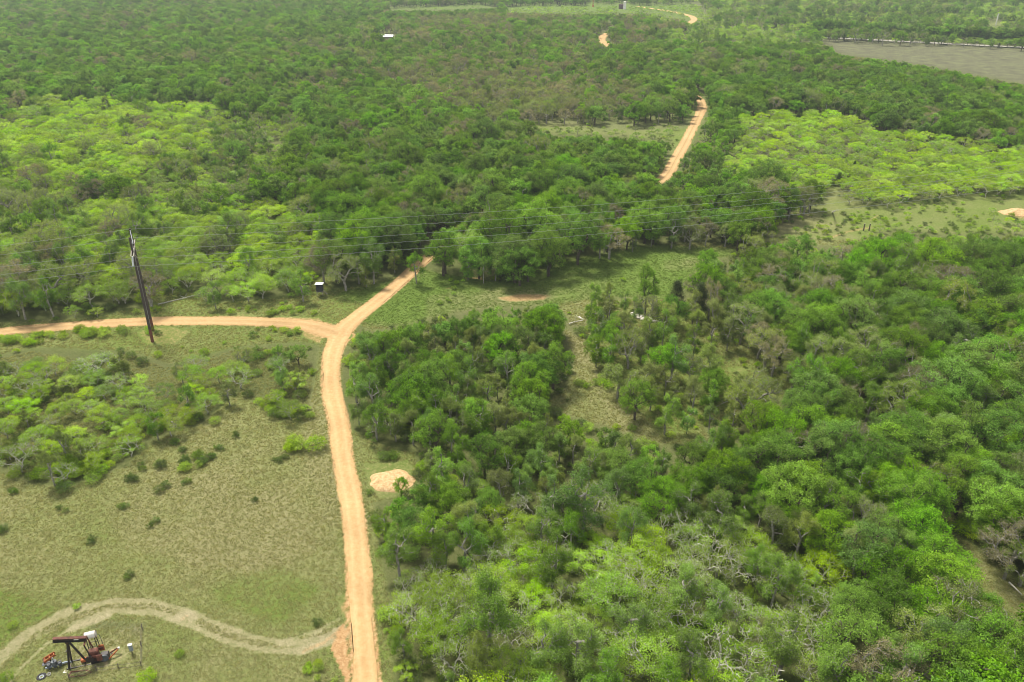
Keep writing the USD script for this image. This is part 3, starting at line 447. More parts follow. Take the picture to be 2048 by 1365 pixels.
def make_tree(kind, seed, lod=1.0):
    """(height, crown radius, trunk mesh, crown mesh) of one tree of a kind."""
    rng = np.random.default_rng(seed); R = rng.uniform
    def lobes(spec, n):
        return np.vstack([blob_points(rng, np.array(c), np.array(r), n) for c, r in spec])
    if kind == 'oak':
        H, CR = 10.0, 4.6; spec = []
        K = int(R(15, 20)); a0 = R(0, 6.3); sx, sy = R(.88, 1.1), R(.88, 1.1)
        for i in range(K):
            if R(0, 1) < .12: continue
            ct = 1 - 1.62 * (i + R(.1, .9)) / K; st = math.sqrt(1 - ct * ct); a = a0 + i * 2.4 + R(-.3, .3); rad = R(1.15, 1.75); k = R(.82, 1.06)
            spec.append(((math.cos(a) * st * (CR - 1.25) * k * sx, math.sin(a) * st * (CR - 1.25) * k * sy, 5.3 + 3.2 * ct * k), (rad, rad, rad * R(.75, .95))))
        attr = lobes(spec, 21); trunk = np.array([[0, 0, -.3], [0.05, 0.03, 1], [R(-.2, .2), R(-.2, .2), 2.0], [R(-.4, .4), R(-.4, .4), 3.2]])
        par = dict(alpha=.35, seg=.9, jit=.12, r0=.30, rmin=.022, cl=(.27, .27, .21), nl=36, size=.20, frac=1.0)
    elif kind == 'elm':
        H, CR = 9.0, 2.7; spec = []
        for i in range(int(R(9, 13))):
            z = R(2.0, 7.6); rmax = CR * (0.35 + 0.75 * math.sin(math.pi * min(1, (z - 0.6) / 8.6)) ** .8) - .6; a = R(0, 6.3); rr = rmax * math.sqrt(R(.15, 1)); rad = R(.6, 1.05)
            spec.append(((math.cos(a) * rr, math.sin(a) * rr, z), (rad, rad, rad * R(1.1, 1.7))))
        spec.append(((R(-.4, .4), R(-.4, .4), H - 1.2), (.6, .6, 1.2)))
        attr = lobes(spec, 22); trunk = np.array([[0, 0, -.3], [0, 0, .7], [R(-.15, .15), R(-.15, .15), 2.0], [R(-.3, .3), R(-.3, .3), 4.0], [R(-.4, .4), R(-.4, .4), 5.6]])
        par = dict(alpha=.22, seg=.8, jit=.09, r0=.20, rmin=.016, cl=(.20, .20, .25), nl=32, size=.155, frac=1.0)
    elif kind == 'bud':
        H, CR = 9.0, 4.2; spec = []
        K = int(R(15, 20)); a0 = R(0, 6.3)
        for i in range(K):
            if R(0, 1) < .15: continue
            ct = 1 - 1.5 * (i + R(.1, .9)) / K; st = math.sqrt(1 - ct * ct); a = a0 + i * 2.4 + R(-.3, .3); rad = R(.9, 1.45); k = R(.85, 1.05)
            spec.append(((math.cos(a) * st * (CR - 1.0) * k, math.sin(a) * st * (CR - 1.0) * k, 4.9 + 3.0 * ct * k), (rad, rad, rad * .85)))
        attr = lobes(spec, 22); trunk = np.array([[0, 0, -.3], [0, 0, 1], [R(-.3, .3), R(-.3, .3), 2.2], [R(-.5, .5), R(-.5, .5), 3.2]])
        par = dict(alpha=.35, seg=.8, jit=.12, r0=.28, rmin=.018, cl=(.22, .22, .18), nl=28, size=.14, frac=.95)
    elif kind in ('mesq', 'bare'):
        H, CR = 5.4, 3.9; n = 230 if kind == 'mesq' else 380
        K = int(R(12, 17)); pts = []; a0 = R(0, 6.3); sx, sy = R(.8, 1.1), R(.8, 1.1)
        for i in range(K):
            ct = 1 - 1.2 * (i + R(.1, .9)) / K; st = math.sqrt(1 - ct * ct); a = a0 + i * 2.4 + R(-.4, .4); rad = R(.7, 1.25); k = R(.78, 1.06)
            c = np.array([math.cos(a) * st * (CR - .85) * k * sx, math.sin(a) * st * (CR - .85) * k * sy, 2.75 + 1.9 * ct * k])
            d = rng.normal(0, 1, (n // K, 3)); d /= np.linalg.norm(d, axis=1, keepdims=True); d[:, 2] = np.abs(d[:, 2]) * .9 - .2
            pts.append(c + d * rad * R(.5, 1, (len(d), 1)) * [1, 1, .8])
        attr = np.vstack(pts); attr[:, 2] = np.maximum(attr[:, 2], 1.0)
        trunk = np.array([[0, 0, -.2], [R(-.15, .15), R(-.15, .15), .45], [R(-.3, .3), R(-.3, .3), .9]])
        par = dict(alpha=.30, seg=.42, jit=.11, r0=.15 if kind == 'mesq' else .16, rmin=.015 if kind == 'mesq' else .021, cl=(.25, .25, .15), nl=30, size=.13, frac=.95)
        if kind == 'bare': par.update(nl=22, frac=.32)
    elif kind == 'cedar':
        H, CR = 7.0, 1.9; z = R(.5, 6.6, 260); a = R(0, 6.3, 260); rr = (CR * (1 - z / 7.1) ** .8 + .12) * np.sqrt(R(.3, 1, 260)); attr = np.column_stack([np.cos(a) * rr, np.sin(a) * rr, z])
        trunk = np.column_stack([np.zeros(6), np.zeros(6), np.linspace(-.2, 5.8, 6)]); par = dict(alpha=.3, seg=1.0, jit=.04, r0=.14, rmin=.014, cl=(.22, .22, .24), nl=26, size=.15, frac=1.0)
    else:                                                             # bush
        H, CR = 1.5, 1.25; n = 46; a = R(0, 6.3, n); rr = CR * np.sqrt(R(0, 1, n)) * .85; attr = np.column_stack([np.cos(a) * rr, np.sin(a) * rr, (1.35 - .75 * (rr / CR) ** 2) * R(.45, 1, n)])
        trunk = np.array([[0, 0, -.1], [0, 0, .1], [0, 0, .2]]); par = dict(alpha=.2, seg=.3, jit=.04, r0=.05, rmin=.01, cl=(.16, .16, .12), nl=26, size=.12, frac=1.0)
    if lod < 1:
        keep = rng.random(len(attr)) < max(.34, lod); attr = attr[keep]
    nodes, pa, tips = grow(rng, attr, trunk, par['alpha'], par['seg'] * (1 if lod == 1 else 1.8), par['jit'])
    tr = branches(nodes, pa, tips, par['r0'], par['rmin'] * (1 if lod == 1 else 2.0), 4 if lod == 1 else 3)
    k = nodes[tips][rng.random(len(tips)) < par['frac']]; nl = par['nl'] if lod == 1 else max(5, int(par['nl'] * .8))
    c = np.repeat(k, nl, 0); c = c + rng.normal(0, 1, c.shape) * par['cl'] * (1 if lod == 1 else 1.15)
    c[:, 2] = np.maximum(c[:, 2], 0.06)
    return H, CR, tr, leaves(rng, c, par['size'] * (1 if lod == 1 else 1.75))

SPEC = {  # key: (shape, leaf, bark, forms, prim name, category, words for the label)
    'oak_dark': ('oak', 'oak_dark', 'dark', 4, 'broadleaf_tree', 'tree', 'deep green broad tree'),
    'oak_bright': ('oak', 'oak_bright', 'dark', 4, 'broadleaf_tree', 'tree', 'fresh green broad tree'),
    'elm_green': ('elm', 'elm_green', 'grey', 5, 'upright_tree', 'tree', 'mid green upright tree'),
    'elm_grey': ('elm', 'elm_grey', 'grey', 4, 'upright_tree', 'tree', 'dull greyish upright tree'),
    'bud_olive': ('bud', 'bud_olive', 'grey', 3, 'budding_tree', 'tree', 'pale olive round tree'),
    'bud_brown': ('bud', 'bud_brown', 'grey', 3, 'budding_tree', 'tree', 'brownish round tree'),
    'mesq': ('mesq', 'mesq', 'pale', 4, 'mesquite_tree', 'tree', 'low yellow mesquite'),
    'mesq_soft': ('mesq', 'mesq_soft', 'pale', 4, 'mesquite_tree', 'tree', 'low lime mesquite'),
    'bare': ('bare', 'mesq_soft', 'pale', 5, 'bare_tree', 'tree', 'grey gnarled bare tree'),
    'cedar': ('cedar', 'cedar', 'dark', 3, 'cedar_tree', 'tree', 'dark conical cedar'),
    'shrub': ('bush', 'shrub', 'grey', 3, 'bush', 'bush', 'low yellow-green bush'),
    'shrub_dark': ('bush', 'shrub_dark', 'grey', 3, 'dark_bush', 'bush', 'small dark green bush'),
}
stage.CreateClassPrim('/World/tree_forms')
FORMS, DIM = {}, {'oak': (10.0, 4.6), 'elm': (9.0, 2.7), 'bud': (9.0, 4.2), 'mesq': (5.4, 3.9), 'bare': (5.4, 3.9), 'cedar': (7.0, 1.9), 'bush': (1.5, 1.25)}
for si, (key, (shape, lf, bk, n, *_)) in enumerate(SPEC.items()):
    FORMS[key] = []
    for k in range(n):
        p = f'/World/tree_forms/{key}_form_{k + 1:03d}'; UsdGeom.Xform.Define(stage, p)
        H, CR, tr, lv = make_tree(shape, 1000 + 97 * si + 13 * k)
        usdkit.mesh(stage, p + '/trunk', tr, B[bk], smooth=False); crown_mesh(p + '/crown', lv, L[lf], k, 17 * 2)
        FORMS[key].append(p)

# ------------------------------------------------------------ where each tree stands
rng = np.random.default_rng(77)
TREES = []       # x, y, height, species, form, region index
def plant(x, y, h, sp, reg, rz=None, label=None, wide=1.0):
    TREES.append(dict(x=x, y=y, h=h, sp=sp, reg=reg, rz=rng.uniform(0, 360) if rz is None else rz, form=int(rng.integers(len(FORMS[sp]))), label=label, wide=wide * rng.uniform(.9, 1.12)))
SPECIAL = [  # pixel of the foot, height in metres, kind, width factor, label
    (1290, 628, 13.0, 'oak_dark', .58, 'tall lone dark tree standing at the lower edge of the green clearing'),
    (1350, 622, 7.6, 'cedar', 1.25, 'shorter dark conical cedar right of the tall lone tree'),
    (1396, 640, 9.4, 'cedar', 1.1, 'taller conical cedar beside the thin grey tree in the clearing'),
    (1416, 644, 11.0, 'bud_brown', .5, 'thin grey nearly leafless tree right of the taller conical cedar'),
    (1182, 640, 9.5, 'elm_green', .8, 'thin upright tree at the left of the pale washout'),
    (1215, 640, 9.0, 'elm_grey', .8, 'grey-green upright tree just left of the pale washout'),
    (1250, 634, 6.5, 'elm_green', 1.0, 'rounded dark shrubby tree left of the tall lone tree'),
    (1225, 722, 9.5, 'oak_bright', .75, 'full green tree in front of the pale washout'),
    (1185, 712, 7.0, 'elm_green', 1.1, 'green tree at the left end of the clump before the washout'),
    (1385, 724, 8.5, 'elm_green', .85, 'narrow mid-green tree alone in the dry glade'),
    (1415, 782, 10.0, 'elm_grey', 1.0, 'pale thin-leaved tree with slim trunk in the dry glade'),
    (1235, 800, 7.5, 'elm_grey', 1.5, 'wide grey-green thicket tree at the lower end of the dry glade'),
    (1290, 790, 7.0, 'elm_grey', 1.3, 'grey-green tree right of the wide thicket tree by the glade'),
    (1545, 645, 9.5, 'bud_olive', .9, 'pale tan-olive tree at the left front of the right-hand wood'),
    (1600, 700, 11.0, 'oak_bright', 1.0, 'big bright green round tree at the front of the right-hand wood'),
    (1640, 690, 10.0, 'oak_bright', 1.0, 'second big bright tree behind the dark hollow at the right'),
    (1560, 720, 6.0, 'bud_brown', .9, 'brownish tree leaning over the dark hollow by the glade'),
    (1640, 790, 8.5, 'bud_olive', .9, 'pale grey-green round tree above the fallen white branches'),
    (1795, 545, 10.5, 'oak_dark', 1.25, 'dark spreading tree alone below the two fence posts'),
    (1975, 560, 10.0, 'oak_dark', 1.0, 'dark round tree near the right edge below the rough strip'),
    (1592, 530, 8.5, 'oak_bright', 1.1, 'green flat-topped tree at the upper left end of the right wood'),
    (1412, 545, 6.5, 'oak_bright', .9, 'small bright round tree in the middle of the clearing'),
    (940, 528, 9.5, 'mesq_soft', .8, 'lime-green tree with many stems right of the road bend'),
    (480, 345, 12.0, 'oak_dark', .95, 'big dark tree rising out of the yellow-green belt'),
    (292, 270, 9.0, 'bud_brown', 1.0, 'grey leafless round tree alone in the yellow-green belt'),
    (75, 395, 12.0, 'bud_brown', 1.0, 'large grey leafless tree at the left edge above the pole'),
    (1745, 225, 10.0, 'bud_olive', .8, 'pale tan tree at the foot of the dark wood by the yellow field'),
    (200, 750, 4.8, 'bare', 1.3, 'spreading grey bare tree below the branch lane'),
    (482, 775, 4.6, 'bare', 1.0, 'pale bare-branched tree in the brush beside the main road'),
    (395, 745, 4.6, 'bare', .8, 'dark-limbed bare tree right of the power pole foot'),
    (45, 945, 5.5, 'bare', 1.0, 'pale grey twisted tree at the left edge above the pasture'),
    (1865, 1190, 9.5, 'oak_bright', 1.05, 'large leafy green tree beside the pale glade at lower right'),
    (1640, 1165, 5.2, 'mesq', 1.1, 'bright yellow mesquite near the large leafy tree at lower right'),
    (803, 992, 3.8, 'oak_bright', .8, 'small green sapling standing against the sandy heap'),
    (880, 980, 8.0, 'elm_green', 1.2, 'bushy green tree right of the sandy heap'),
    (970, 960, 9.0, 'oak_dark', .8, 'tall dark tree with shaded foot right of the sandy heap'),
]
sp_xy = []
for px, py, h, sp, wd, lab in SPECIAL:
    p = at(px, py); plant(p[0], p[1], h, sp, int(cls(px, py)), label=lab, wide=wd); sp_xy.append((p[0], p[1], DIM[SPEC[sp][0]][1] * h / DIM[SPEC[sp][0]][0] * wd))
sp_xy = np.array(sp_xy)
HGT = {'oak_dark': (8.0, 11.5), 'oak_bright': (7.5, 11.0), 'elm_green': (6.0, 10.0), 'elm_grey': (5.5, 9.0), 'bud_olive': (7.0, 10.5), 'bud_brown': (7.0, 10.5), 'mesq': (3.6, 6.0), 'mesq_soft': (3.4, 6.0), 'bare': (3.6, 6.0), 'cedar': (4.0, 7.5)}
def spots(step, y0, y1):
    out = []
    y = y0
    while y < y1:
        half = 0.72 * (y * .98 + 36) + 14; n = int(2 * half / step)
        xs = -half + (np.arange(n) + (int(y / step) % 2) * .5) * step
        out.append(np.column_stack([xs + rng.uniform(-.42, .42, n) * step, y + rng.uniform(-.42, .42, n) * step])); y += step * .9
    return np.vstack(out)
cand = np.vstack([spots(3.9, 44, 150), spots(4.5, 150, 300), spots(5.6, 300, 620), spots(7.0, 620, 1330)])
cand = cand[rng.permutation(len(cand))]
crown_z = 4.5
cpx, cpy, cw = project(cand[:, 0], cand[:, 1], np.full(len(cand), crown_z)); cc = cls(cpx, cpy)
clump = N1(cand[:, 0], cand[:, 1], 16.0) * .7 + N2(cand[:, 0], cand[:, 1], 7.0) * .5
from scipy.stats import norm
clump = np.where(cand[:, 1] > 280, N3(cand[:, 0], cand[:, 1], 26.0) * .75 + N2(cand[:, 0], cand[:, 1], 12.0) * .45, clump)
rank = norm.cdf(clump / np.sqrt(.74)); gaps = road_gap(cand[:, 0], cand[:, 1])
def clear(x, y, h, r):
    pts = [(x, y, h * .93), (x - r * .8, y, h * .6), (x + r * .8, y, h * .6), (x, y - r * .6, h * .3)]
    q = np.array(pts); a, b, _ = project(q[:, 0], q[:, 1], q[:, 2])
    return not OPEN[cls(a, b)].any()
for i in range(len(cand)):
    x, y = cand[i]; r = REG[cc[i]]
    if rng.random() > r['dens'] * .92 or gaps[i] < 1.2: continue
    u = (rank[i] * .55 + rng.random() * .45) if rng.random() < (.6 if y > 200 else .3) else rng.random()
    u = min(.9999, max(0, u)); keys = list(r['mix']); cum = np.cumsum([r['mix'][k] for k in keys]); sp = keys[min(len(keys) - 1, int(np.searchsorted(cum, u * cum[-1])))]
    h0, h1 = HGT[sp]; h = rng.uniform(h0, h1) * r['hs'] * (1 + .08 * N3(x, y, 30.0)) * (1.25 if rng.random() < .08 else 1.0); sh = SPEC[sp][0]
    dsp = np.hypot(sp_xy[:, 0] - x, sp_xy[:, 1] - y)
    if (dsp < sp_xy[:, 2] * .75 + 1.0).any(): continue
    for tries in range(3):
        cr = DIM[sh][1] * h / DIM[sh][0]
        if gaps[i] > cr * (.8 if y < 330 else .55) and (r['open'] or clear(x, y, h, cr)): plant(x, y, h, sp, int(cc[i])); break
        h *= .72
# bushes
bc = np.vstack([spots(2.2, 50, 170), spots(3.4, 170, 330), spots(7, 330, 620)]); bx, by, bw = project(bc[:, 0], bc[:, 1], np.full(len(bc), .5)); bcl = cls(bx, by); bg = road_gap(bc[:, 0], bc[:, 1]); bn = N4(bc[:, 0], bc[:, 1], 5.0)
BUSH_SPOTS = [(150, 672, 1.6, 16), (190, 668, 1.6, 14), (210, 662, 1.5, 10), (30, 690, 1.6, 10), (555, 660, 1.3, 8), (580, 668, 1.3, 6), (560, 620, 1.2, 6), (600, 625, 1.2, 6), (520, 625, 1.1, 4), (150, 945, 2.0, 16), (120, 935, 2.0, 8), (185, 925, 1.8, 8), (590, 895, 2.4, 5), (575, 815, 1.8, 5), (415, 835, 1.8, 4), (700, 770, 2.2, 14), (690, 735, 2.0, 8), (695, 700, 1.8, 6), (1190, 770, 1.8, 6), (930, 565, 1.0, 4), (900, 600, 1.0, 4), (632, 1338, .8, 5), (655, 1352, .7, 3), (775, 1240, 1.6, 4), (770, 1100, 1.5, 4), (1960, 1060, 2.2, 8), (590, 840, 1.5, 3), (395, 935, 1.3, 3)]
for px, py, h, n in BUSH_SPOTS:
    p = at(px, py); d = p[1] / 150
    for k in range(n):
        q = p[:2] + rng.normal(0, 1, 2) * [1.7 * n ** .35 * d, 1.5 * d]
        if road_gap(*q) > .5 + .6 * h: plant(q[0], q[1], h * rng.uniform(.6, 1.15), 'shrub', int(cls(px, py)))
for px, py, h in [(320, 932, 1.5), (263, 958, 1.0), (272, 962, 1.0), (325, 978, 1.3), (367, 925, 1.4), (375, 918, 1.2), (395, 917, 1.5), (405, 925, 1.3), (354, 885, 1.4), (370, 898, 1.1), (440, 897, 1.1), (568, 915, 1.0), (465, 870, 1.0), (555, 920, .9), (3, 1065, 1.2), (245, 1015, .9), (28, 985, 1.0), (178, 1090, .9), (255, 1155, .9), (300, 1050, .8), (505, 1000, .8), (370, 968, 1.0), (425, 910, 1.0), (390, 835, 1.2), (420, 915, 1.2), (287, 935, 1.0), (130, 1020, .8), (770, 917, 1.6), (783, 918, 1.3)]:
    p = at(px, py)
    for k in range(2): plant(p[0] + rng.normal(0, .35), p[1] + rng.normal(0, .35), h * rng.uniform(.7, 1.0), 'shrub_dark', int(cls(px, py)))
for i in range(len(bc)):
    r = REG[bcl[i]]; s = r['shrubs'] if r['open'] else max(r['shrubs'], .22)
    if bg[i] < 1.0 or rng.random() > s * (1 + .8 * bn[i]): continue
    sp = 'shrub' if rng.random() < (.62 if r['open'] else .3) else 'shrub_dark'
    plant(bc[i, 0], bc[i, 1], rng.uniform(.5, 1.5) * (1.0 if r['open'] else 1.3), sp, int(bcl[i]))
# young trees along the pale road beyond the far field
for px in list(range(1640, 1740, 9)) + [1707, 1720, 1777, 1793, 1807, 1820, 1845, 1853, 1880, 1888, 1900, 1935, 1945, 1958, 1976, 1996, 2015, 2030, 2044]:
    p = at(px + rng.uniform(-2, 2), 75.5 + (px - 1640) * .047 + 2.5); plant(p[0], p[1], rng.uniform(4, 8), 'oak_bright' if px > 1860 else 'elm_green', 22)
for px in range(1630, 2100, 5):
    p = at(px + rng.uniform(-2, 2), 72 + (px - 1640) * .049 - 2); plant(p[0], p[1], rng.uniform(10, 14), ['oak_dark', 'oak_bright', 'elm_green', 'elm_green'][int(rng.integers(4))], 1)

# ------------------------------------------------------------ standing them up: the largest of each kind one by one, the rest as woodland
for t in TREES:
    t['z'] = 0.0
zz = ground_z(np.array([t['x'] for t in TREES]), np.array([t['y'] for t in TREES]))
for t, z in zip(TREES, zz): t['z'] = float(z)
families = {}
for t in TREES: families.setdefault(SPEC[t['sp']][4], []).append(t)
singles = []; rest = []
for fam, ts in families.items():
    for t in ts:
        a, b, w = project(t['x'], t['y'], t['h'] * .6); Hd, Cd = DIM[SPEC[t['sp']][0]]
        t['px'], t['py'], t['w'] = float(a), float(b), float(w)
        t['size'] = t['h'] / w * (1 if (-20 < a < 2068 and -10 < b < 1385) else 1e-6) * (10 if t['label'] else 1)
    ts.sort(key=lambda t: -t['size'])
    cut = [t for t in ts[:300] if t['size'] > 1e-4]
    singles += cut; rest += ts[len(cut):]
# labels: what sets a tree apart from those most like it
by = {}
for t in singles:
    if not t['label']: by.setdefault((t['sp'], t['reg']), []).append(t)
LAND = [('the sandy heap', *at(778, 962)[:2]), ('the power pole foot', *at(307, 670)[:2]), ('the hunting blind', *at(641, 592)[:2]), ('the pump jack', *at(170, 1325)[:2]), ('the road fork', *at(665, 660)[:2]), ('the two fence posts', *at(1732, 462)[:2]), ('the pale washout', *at(1275, 638)[:2]), ('the fallen white branches', *at(1590, 740)[:2]), ('the lone snag at the right', *at(1935, 850)[:2])]
def cells(ts, place):
    """Splits a crowd into parts of its wood, so that every tree can be named."""
    n = len(ts)
    if n <= 9: return [(place, ts)]
    rows = ['far', 'near'] if n <= 45 else ['far', 'middle', 'near']; cols = [''] if n <= 18 else ['left', 'right'] if n <= 36 else ['left', 'centre', 'right']
    if n > 81: rows, cols = ['farthest', 'far', 'middle', 'near', 'nearest'], ['far-left', 'left', 'centre', 'right', 'far-right']
    out = []; o_ = sorted(ts, key=lambda t: t['py'])
    for i, rn in enumerate(rows):
        row = sorted(o_[i * n // len(rows):(i + 1) * n // len(rows)], key=lambda t: t['px'])
        for j, cn in enumerate(cols): out.append((place.replace('in the', f'in the {rn}{" " * bool(cn)}{cn} of the', 1), row[j * len(row) // len(cols):(j + 1) * len(row) // len(cols)]))
    return out
for (sp, rg), every in by.items():
  words = SPEC[sp][6]
  for place, ts in cells(every, REG[rg]['place']):
    free = list(ts)
    def name(t, text): t['label'] = text; free.remove(t)
    if len(ts) == 1: name(ts[0], f'only {words} {place}'); continue
    for nm, fn in (('tallest', lambda t: -t['h']), ('smallest', lambda t: t['h']), ('leftmost', lambda t: t['px']), ('rightmost', lambda t: -t['px']), ('nearest', lambda t: -t['py']), ('farthest', lambda t: t['py']), ('widest', lambda t: -t['wide'] * t['h']), ('narrowest', lambda t: t['wide'] * t['h'])):
        if len(ts) == 2: nm = {'tallest': 'taller', 'smallest': 'shorter'}.get(nm, nm)
        if len(free) > 1 or (len(ts) == 2 and free): name(min(free, key=fn), f'{nm} {words} {place}')
    if len(free) == 1: name(free[0], f'average {words} {place}')
    for t in free: t['label'] = f'middling {words} {place}'; t['group'] = f'middling {words}s {place}'
near_used = set()
for nm, lx, ly in LAND:
    for sp in SPEC:
        ts = [t for t in singles if t['sp'] == sp and id(t) not in near_used and t.get('group')]
        if ts:
            t = min(ts, key=lambda t: math.hypot(t['x'] - lx, t['y'] - ly))
            if math.hypot(t['x'] - lx, t['y'] - ly) < 16: t['label'] = f'{SPEC[sp][6]} nearest to {nm}'; t.pop('group'); near_used.add(id(t))
for t in singles:
    sh, lf, bk, n, nm, ct, wd = SPEC[t['sp']]; s = t['h'] / DIM[sh][0]
    x = UsdGeom.Xform.Define(stage, '/World/' + numbered(nm)); x.AddTranslateOp().Set(Gf.Vec3d(t['x'], t['y'], t['z'])); x.AddRotateZOp().Set(t['rz']); x.AddScaleOp().Set(Gf.Vec3f(s * t['wide'], s * t['wide'], s))
    p = x.GetPrim(); p.GetReferences().AddInternalReference(FORMS[t['sp']][t['form']]); p.SetInstanceable(True); tag(p, t['label'], ct, t.get('group'))
FAR_NAMES = {'oak_dark': 'deep_green_woodland', 'oak_bright': 'fresh_green_woodland', 'elm_green': 'mid_green_woodland', 'elm_grey': 'grey_green_woodland', 'bud_olive': 'pale_olive_woodland', 'bud_brown': 'brown_budding_woodland', 'mesq': 'yellow_mesquite_scrub', 'mesq_soft': 'lime_mesquite_scrub', 'bare': 'bare_branch_scrub', 'cedar': 'far_cedar_wood', 'shrub': 'low_yellow_scrub', 'shrub_dark': 'low_dark_scrub'}
def instancer(name, protos, pts, rz, sc, idx, label, cat):
    pi = UsdGeom.PointInstancer.Define(stage, '/World/' + name); pi.CreatePrototypesRel().SetTargets([Sdf.Path(p) for p in protos(str(pi.GetPath()))])
    pi.CreatePositionsAttr(Vt.Vec3fArray.FromNumpy(np.asarray(pts, np.float32))); pi.CreateProtoIndicesAttr(Vt.IntArray.FromNumpy(np.asarray(idx, np.int32)))
    h = np.radians(rz) / 2; pi.CreateOrientationsAttr(Vt.QuathArray([Gf.Quath(float(math.cos(k)), 0, 0, float(math.sin(k))) for k in h])); pi.CreateScalesAttr(Vt.Vec3fArray.FromNumpy(np.asarray(sc, np.float32)))
    tag(pi.GetPrim(), label, cat, kind='stuff')
for si, sp in enumerate(SPEC):
    ts = [t for t in rest if t['sp'] == sp]
    if not ts: continue
    sh, lf, bk, n, nm, ct, wd = SPEC[sp]
    def protos(base, sp=sp, sh=sh, lf=lf, bk=bk, si=si):
        out = []
        for k in range(3):
            p = f'{base}/form_{k + 1:03d}'; UsdGeom.Xform.Define(stage, p); H, CR, tr, lv = make_tree(sh, 5000 + 31 * si + k, .45)
            usdkit.mesh(stage, p + '/trunk', tr, B[bk]); crown_mesh(p + '/crown', lv, L[lf], k, 12); out.append(p)
        return out
    s = np.array([t['h'] for t in ts]) / DIM[sh][0]; wv = np.array([t['wide'] for t in ts])
    instancer(FAR_NAMES[sp], protos, [(t['x'], t['y'], t['z']) for t in ts], np.array([t['rz'] for t in ts]), np.column_stack([s * wv, s * wv, s]), np.array([t['form'] % 3 for t in ts]), f'distant mass of {wd}s merging into the woodland', 'woodland' if ct == 'tree' else 'scrub')

# ------------------------------------------------------------ grass
def tuft(rng, n, h, spread):
    V, F = [], []
    for k in range(n):
        a = rng.uniform(0, 6.3); b = rng.uniform(0, 6.3); p = np.array([math.cos(b), math.sin(b), 0]) * spread * math.sqrt(rng.random()); hh = h * rng.uniform(.5, 1.1); d = np.array([math.cos(a), math.sin(a), 0]); s = np.array([-d[1], d[0], 0]) * .03
        lean = rng.uniform(.2, 1.1); m = p + d * hh * .3 * lean + [0, 0, hh * .6]; e = p + d * hh * .9 * lean + [0, 0, hh * (1 - .45 * lean)]
        i = len(V); V += [p - s, p + s, m + s * .8, m - s * .8, e]; F += [(i, i + 1, i + 2), (i, i + 2, i + 3), (i + 3, i + 2, i + 4)]
    return np.array(V), np.array(F)
def grass(name, mat, n_want, seed, want, h, label, size):
    r = np.random.default_rng(seed); pts = []
    while sum(map(len, pts)) < n_want:
        py = 1400 - (1400 - 480) * r.random(60000) ** 1.0; px = r.uniform(-60, 2108, 60000)
        d = 1.0 / np.maximum(.05, (math.sin(TH) + (py - 682.5) / FPX * math.cos(TH)))
        ok = want(px, py) & (r.random(60000) < np.minimum(1, (d / 2.4) ** 1.2))
        g = np.array([at(a, b) for a, b in zip(px[ok], py[ok])]); g = g[road_gap(g[:, 0], g[:, 1]) > .25]; pts.append(g[:, :2])
    p = np.vstack(pts)[:n_want]; z = ground_z(p[:, 0], p[:, 1]); s = r.uniform(.6, 1.4, len(p)) * size * .72 * (p[:, 1] / 110) ** .5
    def protos(base):
        out = []
        for k in range(4):
            q = f'{base}/form_{k + 1:03d}'; m_ = usdkit.mesh(stage, q, tuft(r, 12, h, .3), mat); out.append(q)
            UsdGeom.PrimvarsAPI(m_).CreatePrimvar('tint', Sdf.ValueTypeNames.FloatArray, 'vertex').Set(Vt.FloatArray.FromNumpy(np.repeat(r.random(12), 5).astype(np.float32)))
        return out
    instancer(name, protos, np.column_stack([p, z]), r.uniform(0, 360, len(p)), np.column_stack([s, s, s * r.uniform(.7, 1.2, len(p))]), r.integers(0, 4, len(p)), label, 'grass')
BRUSHY = np.array(['brush below' in r['place'] for r in REG])
def dry_ok(px, py): return (OPEN | BRUSHY)[cls(px, py)] & (sample(A_lush, px, py) < .35) & (sample(A_soil, px, py) < .3) & (sample(A_worn, px, py) < .42)
def lush_ok(px, py): return OPEN[cls(px, py)] & (sample(A_lush, px, py) > .2) & (sample(A_soil, px, py) < .3)
grass('dry_grass', L['grass'], 80000, 5, dry_ok, .26, 'tan and olive rough grass of the pasture and glades', 1.0)
grass('green_grass', L['lush'], 12000, 6, lush_ok, .16, 'short green grass of the clearing and the pasture corners', 1.0)

# ------------------------------------------------------------ H-frame power poles and their wires
f1, f2 = at(305, 683), at(306, 661)
t1, t2 = np.array([*(f1[:2] * .45 + at(259.5, 471, 23)[:2] * .55), 23.0]), np.array([*(f2[:2] * .45 + at(259, 457, 23.5)[:2] * .55), 23.5])
pw_ = thing('power_pole', 'tall dark two-legged power pole beside the branch lane', 'power pole', (f1 + f2) / 2); o = (f1 + f2) / 2
for f_, t_ in ((f1, t1), (f2, t2)):
    q = [f_ - o + (t_ - f_) * k for k in (-.02, .12, .4, .7, 1.0)]; obj('pole', rod(q[1:], [.31, .285, .25, .21], 10), M['pole'], pw_, 40)
    obj('pole_foot', rod([q[0], q[1]], [.325, .312], 10), M['pole_foot'], pw_, 40)
hx = (t2 - t1); hx[2] = 0; hd = hx / np.linalg.norm(hx); across = np.array([hd[1], -hd[0], 0])
if across[0] < 0: across = -across
def on(k, f_, t_): return f_ - o + (t_ - f_) * k
mid = lambda k: (on(k, f1, t1) + on(k, f2, t2)) / 2
armc = mid(.86)
for s_ in (-.24, .24): obj('cross_arm', bar(armc - hd * 5.4 + across * s_, armc + hd * 5.4 + across * s_, .14, .30), M['timber'], pw_)
obj('brace', bar(on(.72, f1, t1), on(.845, f2, t2), .12), M['timber'], pw_); obj('brace', bar(on(.72, f2, t2) + across * .2, on(.845, f1, t1) + across * .2, .12), M['timber'], pw_)
